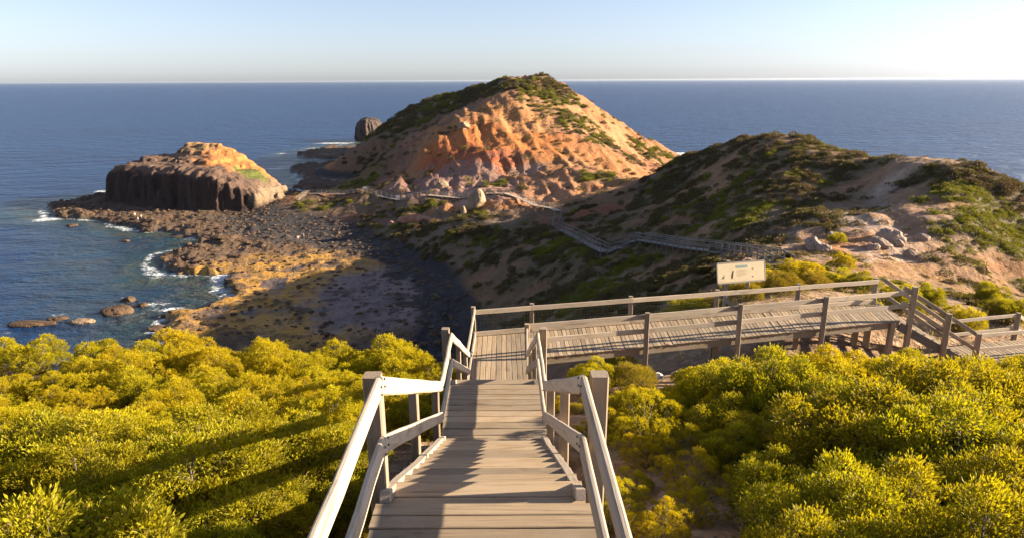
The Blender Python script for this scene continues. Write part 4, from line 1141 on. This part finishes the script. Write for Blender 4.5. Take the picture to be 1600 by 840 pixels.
def shrub_meshes(kind, seed):
    rg = np.random.default_rng(seed)
    cfg = dict(
        lime=dict(R=.85, Hh=.95, lobes=32, lr=(.12, .22), tufts=1500, nl=17, size=.040, mat=M_LIME, aspect=.34, spread=.75, up=.5, keep=-.25, tr=.045),
        glossy=dict(R=.85, Hh=1.15, lobes=30, lr=(.13, .24), tufts=1500, nl=15, size=.050, mat=M_OLIVE, aspect=.40, spread=.85, up=.75, keep=-.3, tr=.09),
        twiggy=dict(R=.92, Hh=1.0, lobes=22, lr=(.10, .17), tufts=820, nl=19, size=.038, mat=M_LIME, aspect=.32, spread=.7, up=.5, keep=-.05, tr=.05),
        heath=dict(R=.62, Hh=.60, lobes=18, lr=(.14, .22), tufts=1100, nl=17, size=.040, mat=M_HEATH, aspect=.20, spread=.55, up=.95, keep=-.1, tr=.06),
        grey=dict(R=.5, Hh=.5, lobes=14, lr=(.12, .2), tufts=600, nl=14, size=.035, mat=M_GREY, aspect=.25, spread=.7, up=.6, keep=-.1, tr=.06))[kind]
    R, Hh = cfg['R'], cfg['Hh']
    # lobes spread over a lumpy dome
    cs = []; rs = []
    gold = math.pi * (3 - math.sqrt(5))
    for i in range(cfg['lobes']):
        t = (i + .5) / cfg['lobes']; zz = 1 - t * 1.02; ph = i * gold + rg.uniform(-.3, .3)
        rr = math.sqrt(max(0, 1 - zz * zz)); k = rg.uniform(.58, 1.16)
        lr = rg.uniform(*cfg['lr']) * (1.15 if zz > .5 else 1.0)
        cs.append((math.cos(ph) * rr * (R - lr * .6) * k, math.sin(ph) * rr * (R - lr * .6) * k, .16 * Hh + max(.02, zz) * (Hh * .84 - lr * .7) * k * rg.uniform(.85, 1.1))); rs.append(lr)
    cs = np.array(cs); rs = np.array(rs)
    n = cfg['tufts']; pr = rs ** 2 / (rs ** 2).sum()
    li = rg.choice(len(cs), n * 3, p=pr)
    d = rg.normal(size=(n * 3, 3)); d /= np.linalg.norm(d, axis=1)[:, None]
    d[:, 2] = np.abs(d[:, 2]) * np.where(rg.random(n * 3) < .8, 1, -.5)
    jit = 1 + rg.normal(size=(n * 3, 1)) * .10
    tp = cs[li] + d * rs[li][:, None] * jit
    out = cs[li] / np.array([R, R, Hh]); out /= np.linalg.norm(out, axis=1)[:, None] + 1e-6
    dist = np.linalg.norm(tp[:, None, :] - cs[None], axis=2) / rs[None]
    ok = ((dist < .80).sum(1) == 0) & ((d * out).sum(1) > cfg['keep']) & (tp[:, 2] > .04)
    tp, d = tp[ok][:n], d[ok][:n]; lt = li[ok][:n]
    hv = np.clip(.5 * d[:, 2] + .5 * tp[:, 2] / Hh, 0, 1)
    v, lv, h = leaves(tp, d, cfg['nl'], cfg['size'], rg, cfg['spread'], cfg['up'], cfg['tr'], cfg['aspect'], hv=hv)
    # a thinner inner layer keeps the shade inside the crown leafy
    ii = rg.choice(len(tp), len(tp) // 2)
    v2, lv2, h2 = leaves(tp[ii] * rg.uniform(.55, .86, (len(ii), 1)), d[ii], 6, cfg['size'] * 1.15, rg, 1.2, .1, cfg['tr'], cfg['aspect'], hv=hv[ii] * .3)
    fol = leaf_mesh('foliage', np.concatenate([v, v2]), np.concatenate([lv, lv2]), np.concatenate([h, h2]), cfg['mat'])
    b = MB(); rp = random.Random(seed)
    for i, c in enumerate(cs):
        a0 = Vector((rp.gauss(0, .05), rp.gauss(0, .05), -.12)); c_ = Vector(c)
        mid = a0.lerp(c_, .5) + Vector((rp.gauss(0, .07), rp.gauss(0, .07), .02))
        b.tube([a0, mid, c_], [.024, .015, .006], 5, rp.random())
        for k in range(4):
            e = c_ + Vector((rp.gauss(0, 1), rp.gauss(0, 1), rp.gauss(.3, .8))).normalized() * rs[i] * .9
            b.tube([mid.lerp(c_, .6), e], [.006, .0025], 4, rp.random())
    me = bpy.data.meshes.new('stem'); me.from_pydata(b.v, [], b.f); me.materials.append(M_TWIG); me.shade_smooth()
    return fol, me


LIB = {k: [shrub_meshes(k, 50 + i * 7 + len(k)) for i in range(n)] for k, n in (('lime', 4), ('glossy', 3), ('twiggy', 3), ('heath', 2), ('grey', 1))}
NAMES = {'lime': 'lime_shrub', 'glossy': 'glossy_shrub', 'twiggy': 'twiggy_shrub', 'heath': 'heath_shrub', 'grey': 'grey_shrub'}
cnt = {}
placed = []


def shrub(kind, x, y, s, label, group=None, sz=None, dz=0.0):
    i = cnt.get(kind, 0); cnt[kind] = i + 1
    fol, stem = LIB[kind][i % len(LIB[kind])]
    r = empty(NAMES[kind], (x, y, ground_z(x, y) + dz), label, 'shrub', group)
    r.rotation_euler = (random.gauss(0, .06), random.gauss(0, .06), random.uniform(0, 6.28)); r.scale = (s * random.uniform(.92, 1.12), s * random.uniform(.92, 1.12), (sz or s) * random.uniform(.92, 1.08))
    link_mesh('foliage', fol, None, r); link_mesh('stem', stem, None, r)
    placed.append((x, y, s))
    return r


def place_px(kind, px, py, y, s, label, group=None, sz=None):
    """crown centre seen at px,py, standing y metres ahead"""
    p = PY(px, py, y)
    return shrub(kind, p.x, y, s, label, group, sz)


# single shrubs the photograph sets apart
place_px('lime', 50, 545, 18.5, 1.12, 'round yellow shrub standing alone on the cliff edge above the sea', sz=1.12)
place_px('grey', 42, 522, 19.6, 1.0, 'pale grey leafless shrub behind the lone yellow shrub on the cliff edge')
place_px('heath', 985, 598, 15.6, 1.0, 'rusty olive heath shrub between the right stair post and the walkway leg', sz=1.1)
place_px('lime', 925, 596, 15.6, .8, 'small yellow shrub tucked behind the right stair post')
place_px('heath', 1070, 585, 17.4, .35, 'tiny yellow shrub on bare dirt by the white stones')
place_px('grey', 615, 560, 18.6, .8, 'grey leafless shrub on the slope edge just left of the stairs')
place_px('grey', 8, 568, 15.6, .9, 'pale grey bush at the bare sandy gap on the cliff edge')
for px, py, y, s, kd, lb in ((1265, 440, 34, 1.3, 'lime', 'bright yellow shrub right of the information board, upper of two'), (1240, 425, 38, 1.3, 'lime', 'bright yellow shrub climbing the bank behind the information board'), (1108, 430, 29, 1.5, 'heath', 'tall straw coloured bush on the left of the information board'),
                             (1080, 445, 28, 1.2, 'glossy', 'olive bush leaning out left of the straw coloured bush'), (1315, 422, 46, 1.0, 'lime', 'low bright shrub on the pale bank above the walkway end'), (1225, 455, 28, 1.4, 'heath', 'golden heath bush under the right end of the information board'),
                             (1165, 465, 27, 1.2, 'heath', 'golden heath bush directly below the information board'), (1270, 452, 29, 1.2, 'heath', 'golden heath bush behind the third far railing post'), (1190, 455, 30, 1.1, 'lime', 'yellow bush between the golden heath bushes below the board'),
                             (1306, 391, 64, 1.0, 'lime', 'small yellow shrub beside the large pale outcrop'), (1310, 455, 31, 1.0, 'lime', 'yellow shrub behind the walkway handrail near its right end'), (1345, 470, 30, .8, 'glossy', 'olive shrub behind the last walkway post'),
                             (975, 487, 24, .8, 'lime', 'yellow shrub peeping over the far kick board of the walkway'), (905, 494, 24, .7, 'lime', 'low yellow shrub behind the walkway left of its centre'), (1400, 500, 26, 1.0, 'lime', 'yellow shrub beneath the side flight of stairs'), (1500, 535, 24.2, 1.0, 'lime', 'yellow shrub behind the lower landing rail'),
                             (1440, 490, 27, .9, 'glossy', 'dark shrub seen through the side flight rails'), (1570, 510, 26, .9, 'glossy', 'shrub behind the far rail of the lower landing'), (1350, 505, 24.2, .8, 'lime', 'yellow shrub in the gap below the walkway end'), (1545, 480, 32, .9, 'glossy', 'dull shrub on bare slope above the lower landing')):
    p = PY(px, py, y); shrub(kd, p.x, y, s, lb)


def clear(x, y):
    for yy_, hw in ((3, 1.35),):
        if abs(x - (-.17 - .0125 * y)) < 1.28 + .0 * y and y < 20.5: return False
    if x > 0 and y > 17.4 + .245 * x - .6 - .9 * min(1, max(0, (x - 5) / 3)) and y < 40: return False                 # under and beyond the walkway
    if x > 13.5 and y > 19.2 and y < 23.5: return False
    return True


def dirt(x, y):
    p = (x, y)
    for px, py, zz, rx, ry in ((455, 655, -5.6, .75, 1.0), (75, 585, -8.2, 1.5, 2.2), (150, 548, -8.9, .9, 2.0), (1050, 590, -8.35, 1.0, 1.5), (905, 560, -8.3, 1.6, 1.0), (1200, 590, -8.4, .1, .1), (1360, 562, -8.9, 3.3, 1.7), (650, 640, -6.5, .5, 1.6), (600, 690, -5.2, .4, 1.2), (300, 690, -5.6, .6, .5), (1250, 690, -6.3, .8, .6), (180, 640, -6.8, .8, .7), (1150, 640, -7.0, .7, .7), (1400, 640, -7.2, .9, .7), (540, 610, -7.6, .6, .9)):
        q = PZ(px, py, H + zz)
        if ((x - q.x) / rx) ** 2 + ((y - q.y) / ry) ** 2 < 1: return True
    return False


# front to back: candidates on a jittered lattice
GL = {'left': 'shrubs left of the stairs', 'right': 'shrubs right of the stairs'}
cand = []
yy = 2.6
while yy < 21.6:
    st_ = .82 + .020 * yy
    x = -yy * .92 - 2.0
    while x < yy * .92 + 2.0:
        cand.append((x + random.uniform(-.3, .3) * st_, yy + random.uniform(-.3, .3) * st_)); x += st_
    yy += st_ * .95
for x, y in cand:
    if not clear(x, y) or dirt(x, y): continue
    if any((x - a) ** 2 + (y - b) ** 2 < (1.25 * c) ** 2 for a, b, c in placed[:7]): continue
    if y > 20.5: continue
    side = 'left' if x < 0 else 'right'
    n1 = float(fbm(np.array([x]), np.array([y]), 4.0, 3, 201)[0]); n2 = float(fbm(np.array([x]), np.array([y]), 2.2, 3, 202)[0])
    s = random.uniform(.52, 1.02) * (1 + .16 * n1)
    gx = abs(x + .2)
    if gx < 2.2: s *= .62
    elif gx < 4 and side == 'right': s *= .74
    if side == 'right':
        q = x / max(y, 1)
        kd = 'glossy' if (q > .33 and y < 11 + 3 * n1) or n1 > .42 else ('twiggy' if y < 10 and q < .42 else ('heath' if n2 > .42 else 'lime'))
        if kd == 'glossy': s *= 1.05
        if y > 13: s *= .68
        pos = 'front' if y < 8 else ('middle' if y < 13.5 else 'back')
    else:
        kd = 'glossy' if (y < 8.5 + 3 * n1 and n2 < .3) else ('heath' if n2 > .40 else ('twiggy' if n1 < -.38 else 'lime'))
        if y > 15.5: s *= 1.24 if x > -13 else 1.1; kd = 'lime' if kd != 'twiggy' else kd
        pos = 'front' if y < 8 else ('middle' if y < 14 else 'back')
    look = {'lime': 'domed lime yellow shrub', 'glossy': 'dark olive shrub with upright glossy shoots', 'twiggy': 'open yellow shrub with bare twigs', 'heath': 'straw tinted fine leaved shrub'}[kd]
    where = {('left', 'front'): 'close by the lower end of the left handrail', ('left', 'middle'): 'midway down the thicket on the stair\'s seaward side', ('left', 'back'): 'along the cliff edge thicket above the reef',
             ('right', 'front'): 'close by the lower end of the right handrail', ('right', 'middle'): 'in the thicket between stairs and side landing', ('right', 'back'): 'in the belt just below the walkway'}[(side, pos)]
    shrub(kd, x, y, s, look + ' ' + where, GL[side])

# ------------------------------------------------------------------ scrub on the hills
rgs = np.random.default_rng(99)


def clump_lib(seed, mat, n=420, leaf=.20, R=1.0, Hh=.75):
    rg = np.random.default_rng(seed)
    d = rg.normal(size=(n, 3)); d[:, 2] = np.abs(d[:, 2]); d /= np.linalg.norm(d, axis=1)[:, None]
    lump = 1 + .28 * fbm(d[:, 0] * 2 + seed, d[:, 1] * 2, .8, 3, seed)
    tp = d * np.array([R, R, Hh]) * lump[:, None] * rg.uniform(.75, 1.0, (n, 1))
    v, lv, h = leaves(tp, d, 5, leaf, rg, .8, .4, .10, .5, hv=np.clip(d[:, 2], 0, 1))
    return leaf_mesh('foliage', v, lv, h, mat)


CL = [clump_lib(500 + i, M_SCRUB) for i in range(4)]; CN = [clump_lib(540 + i, M_SCRUBB) for i in range(3)]; CB = [clump_lib(520 + i, M_SCRUBY) for i in range(3)]
area = (np.gradient(Yg, axis=0) * np.gradient(Xg, axis=1))
wgt = area * np.clip(vmask * (.30 + VEG), 0, 1.2) + area * sparse * .40
wgt = np.where((isplat) | (Z < 2.6) | (Y < 27) | (np.abs(X / (Y + 6)) > .86), 0, wgt) * np.where(fh > .5, .55, 1)
flatw = (wgt / wgt.sum()).ravel()
# keep a little clear of the boardwalks
pick = rgs.choice(flatw.size, 26000, p=flatw)
xs_, ys_, zs_ = X.ravel()[pick], Y.ravel()[pick], Z.ravel()[pick]
keep = np.ones(len(pick), bool)
for root in (bw, bs, bl, bt, sw, ew):
    for ch in root.children:
        if ch.name.startswith('deck'):
            co_ = np.array([v.co for v in ch.data.vertices]) + np.array(root.location)
            for k in range(0, len(co_), 8):
                keep &= (np.hypot(xs_ - co_[k:k + 8, 0].mean(), ys_ - co_[k:k + 8, 1].mean()) > 1.7)
keep &= ~((xs_ > 12) & (xs_ < 24) & (ys_ < 27))
xs_, ys_, zs_ = xs_[keep], ys_[keep], zs_[keep]
n0 = len(xs_)
w2 = area * (Y > 29) * (Y < 80) * (X > 6) * (Z > 15) * sstep(-.3, .3, n_b + n_c) * (np.abs(X / (Y + 6)) < .86)
pk2 = rgs.choice(area.size, 2600, p=(w2 / w2.sum()).ravel())
xs_ = np.concatenate([xs_, X.ravel()[pk2]]); ys_ = np.concatenate([ys_, Y.ravel()[pk2]]); zs_ = np.concatenate([zs_, Z.ravel()[pk2]])
rad_ = (.15 + .58 * rgs.random(len(xs_)) ** 2.2) * np.clip(.55 + ys_ / 190, .7, 1.7)
rad_[n0:] *= .62
bright = (fbm(xs_, ys_, 9, 3, 231) + .5 * fbm(xs_, ys_, 3, 2, 232) > .28)
bp_ = [P(1480, 300, 75), P(1520, 350, 66), P(1540, 315, 71), P(1500, 300, 74), P(780, 290, 192), P(930, 278, 186), P(665, 325, 184), P(1030, 247, 262), P(560, 292, 234), P(1560, 350, 65), P(900, 190, 252), P(850, 150, 262)]
for q, r_ in zip(bp_, (6, 6, 8, 6, 6, 9, 7, 14, 14, 6, 16, 14)):
    bright |= (np.hypot(xs_ - q.x, ys_ - q.y) < r_) & (rgs.random(len(xs_)) < .75)
app = rad_ / np.hypot(xs_, ys_)
order = np.argsort(-app)
seen = 0; used_ = np.zeros(len(xs_), bool)
for i in order:
    if seen >= 130: break
    if ys_[i] > 150: continue
    used_[i] = True; seen += 1
    me = (CB if bright[i] else CL)[i % 3]
    o = link_mesh('scrub_bush', me, None, loc=(xs_[i], ys_[i], zs_[i] - .1))
    o.rotation_euler = (0, 0, rgs.uniform(0, 6.28)); o.scale = (rad_[i] * rgs.uniform(.8, 1.3), rad_[i] * rgs.uniform(.8, 1.3), rad_[i] * rgs.uniform(.7, 1.05))
    px_ = xs_[i] / ys_[i]
    wh = 'on the shaded slope above the dark beach' if px_ < .2 else ('on the flank of the right hill above the boardwalk' if px_ < .46 else 'on the sandy face of the right hill')
    tag(o, ('bright green' if bright[i] else 'dark olive') + ' rounded scrub bush ' + wh, 'bush', 'scrub bushes on the right hill')


def scrub_mass(sel, lib, name, mat, label):
    V_, LV_, HV_ = [], [], []
    cache = []
    for me in lib:
        n = len(me.vertices); co_ = np.empty(n * 3, np.float32); me.vertices.foreach_get('co', co_); lv_ = np.empty(n, np.float32); me.attributes['lv'].data.foreach_get('value', lv_); hv_ = np.empty(n, np.float32); me.attributes['hv'].data.foreach_get('value', hv_)
        cache.append((co_.reshape(-1, 4, 3), lv_.reshape(-1, 4), hv_.reshape(-1, 4)))
    for i in np.nonzero(sel)[0]:
        co_, lv_, hv_ = cache[i % len(cache)]
        frac = int(np.clip(520 * rad_[i] * 100 / ys_[i] * .8, 36, 200)) * 1
        s_ = rgs.integers(0, len(co_) - frac) if frac < len(co_) else 0
        c_ = co_[rgs.choice(len(co_), frac, replace=False)]
        a = rgs.uniform(0, 6.28); ca, sa = math.cos(a), math.sin(a)
        grow = math.sqrt(420 / frac) ** .8
        cen = c_.mean(1, keepdims=True); c_ = cen + (c_ - cen) * grow
        out = np.stack([c_[..., 0] * ca - c_[..., 1] * sa, c_[..., 0] * sa + c_[..., 1] * ca, c_[..., 2] * rgs.uniform(.7, 1.3)], -1) * rad_[i] + np.array([xs_[i], ys_[i], zs_[i] - .1])
        V_.append(out.reshape(-1, 3)); LV_.append(np.clip(lv_[:frac] * .6 + rgs.uniform(0, .36), 0, 1).ravel()); HV_.append(hv_[:frac].ravel())
    me = leaf_mesh(name, np.concatenate(V_), np.concatenate(LV_), np.concatenate(HV_), mat)
    tag(link_mesh(name, me, None), label, 'scrub', kind='stuff')


brown = rgs.random(len(xs_)) < .34
scrub_mass(~used_ & ~bright & brown, CN, 'scrub', M_SCRUBB, 'dry brown heath mixed through the scrub on the hill slopes')
scrub_mass(~used_ & ~bright & ~brown, CL, 'scrub', M_SCRUB, 'dark olive coastal scrub carpeting the hill slopes')
scrub_mass(~used_ & bright, CB, 'scrub', M_SCRUBY, 'bright green coastal scrub in sunlit patches on the hills')
# dry grass tufts and litter on the near ground and the low slopes
tpx = rgs.choice(area.size, 7000, p=(lambda q: (q / q.sum()).ravel())(area * (Y > 22) * (Y < 120) * (Z > 3) * (np.abs(X / (Y + 6)) < .8) * (.3 + sparse + .6 * low) / np.maximum(Y, 20) ** .6))
tp = np.stack([X.ravel()[tpx], Y.ravel()[tpx], Z.ravel()[tpx]], -1)
v, lv, h = leaves(tp, np.tile([0, 0, 1.0], (len(tp), 1)), 12, .17, rgs, .7, .2, .16, .16, hv=rgs.uniform(0, 1, len(tp)))
tag(link_mesh('dry_grass', leaf_mesh('dry_grass', v, lv, h, M_HEATH), None), 'dry straw coloured grass scattered over the slopes', 'grass', kind='stuff')
# ------------------------------------------------------------------ sea haze
hm = bpy.data.materials.new('haze'); hm.use_nodes = True; hm.node_tree.nodes.clear()
ho = hm.node_tree.nodes.new('ShaderNodeOutputMaterial'); pv = hm.node_tree.nodes.new('ShaderNodeVolumePrincipled')
pv.inputs['Color'].default_value = (.80, .86, .95, 1); pv.inputs['Density'].default_value = HAZE; pv.inputs['Anisotropy'].default_value = .55
hm.node_tree.links.new(pv.outputs[0], ho.inputs['Volume'])
hx, hy0, hy1, hz0, hz1 = 46000, -300, 33500, -9.5, 45.5
hv_ = [(x, y, z) for z in (hz0, hz1) for x, y in ((-hx, hy0), (hx, hy0), (hx, hy1), (-hx, hy1))]
me = bpy.data.meshes.new('haze'); me.from_pydata(hv_, [], [(3, 2, 1, 0), (4, 5, 6, 7), (0, 1, 5, 4), (1, 2, 6, 5), (2, 3, 7, 6), (3, 0, 4, 7)])
tag(link_mesh('haze', me, hm), kind='stuff')
# ------------------------------------------------------------------ light, sky, camera
s = Vector((math.cos(math.radians(SUN_EL)) * math.cos(math.radians(SUN_AZ)), math.cos(math.radians(SUN_EL)) * math.sin(math.radians(SUN_AZ)), math.sin(math.radians(SUN_EL))))
L = bpy.data.lights.new('sun', 'SUN'); L.energy = 5.0; L.angle = math.radians(.55); L.color = (1.0, .84, .62)
lo = bpy.data.objects.new('sun', L); col.objects.link(lo); lo.rotation_euler = s.to_track_quat('Z', 'Y').to_euler(); lo.location = (60, 10, 80)
w = bpy.data.worlds.new('World'); scene.world = w; w.use_nodes = True
nt = w.node_tree; nt.nodes.clear()
sky = nt.nodes.new('ShaderNodeTexSky'); sky.sky_type = 'NISHITA'; sky.sun_disc = False
sky.sun_elevation = math.radians(SUN_EL); sky.sun_rotation = math.radians(90 - SUN_AZ)
sky.altitude = 40; sky.air_density = 1.0; sky.dust_density = .65; sky.ozone_density = 1.2
bg = nt.nodes.new('ShaderNodeBackground'); bg.inputs['Strength'].default_value = .043
ow = nt.nodes.new('ShaderNodeOutputWorld')
hs = nt.nodes.new('ShaderNodeHueSaturation'); hs.inputs['Saturation'].default_value = .55
nt.links.new(sky.outputs[0], hs.inputs['Color']); tn = nt.nodes.new('ShaderNodeMix'); tn.data_type = 'RGBA'; tn.blend_type = 'MULTIPLY'; tn.inputs[0].default_value = 1; tn.inputs[7].default_value = (.86, .95, 1.20, 1)
nt.links.new(hs.outputs[0], tn.inputs[6]); nt.links.new(tn.outputs[2], bg.inputs[0]); nt.links.new(bg.outputs[0], ow.inputs[0])
cd = bpy.data.cameras.new('camera'); cd.sensor_width = 36; cd.lens = F * 36 / 1600; cd.clip_start = .05; cd.clip_end = 150000
co = bpy.data.objects.new('camera', cd); col.objects.link(co)
co.matrix_world = Matrix.Translation(CAM) @ ROT.to_4x4()
scene.camera = co
scene.view_settings.view_transform = 'Standard'; scene.view_settings.look = 'None'
scene.view_settings.exposure = 2.1; scene.view_settings.gamma = 1.0
scene.cycles.use_denoising = True
scene.cycles.max_bounces = 8; scene.cycles.transparent_max_bounces = 4
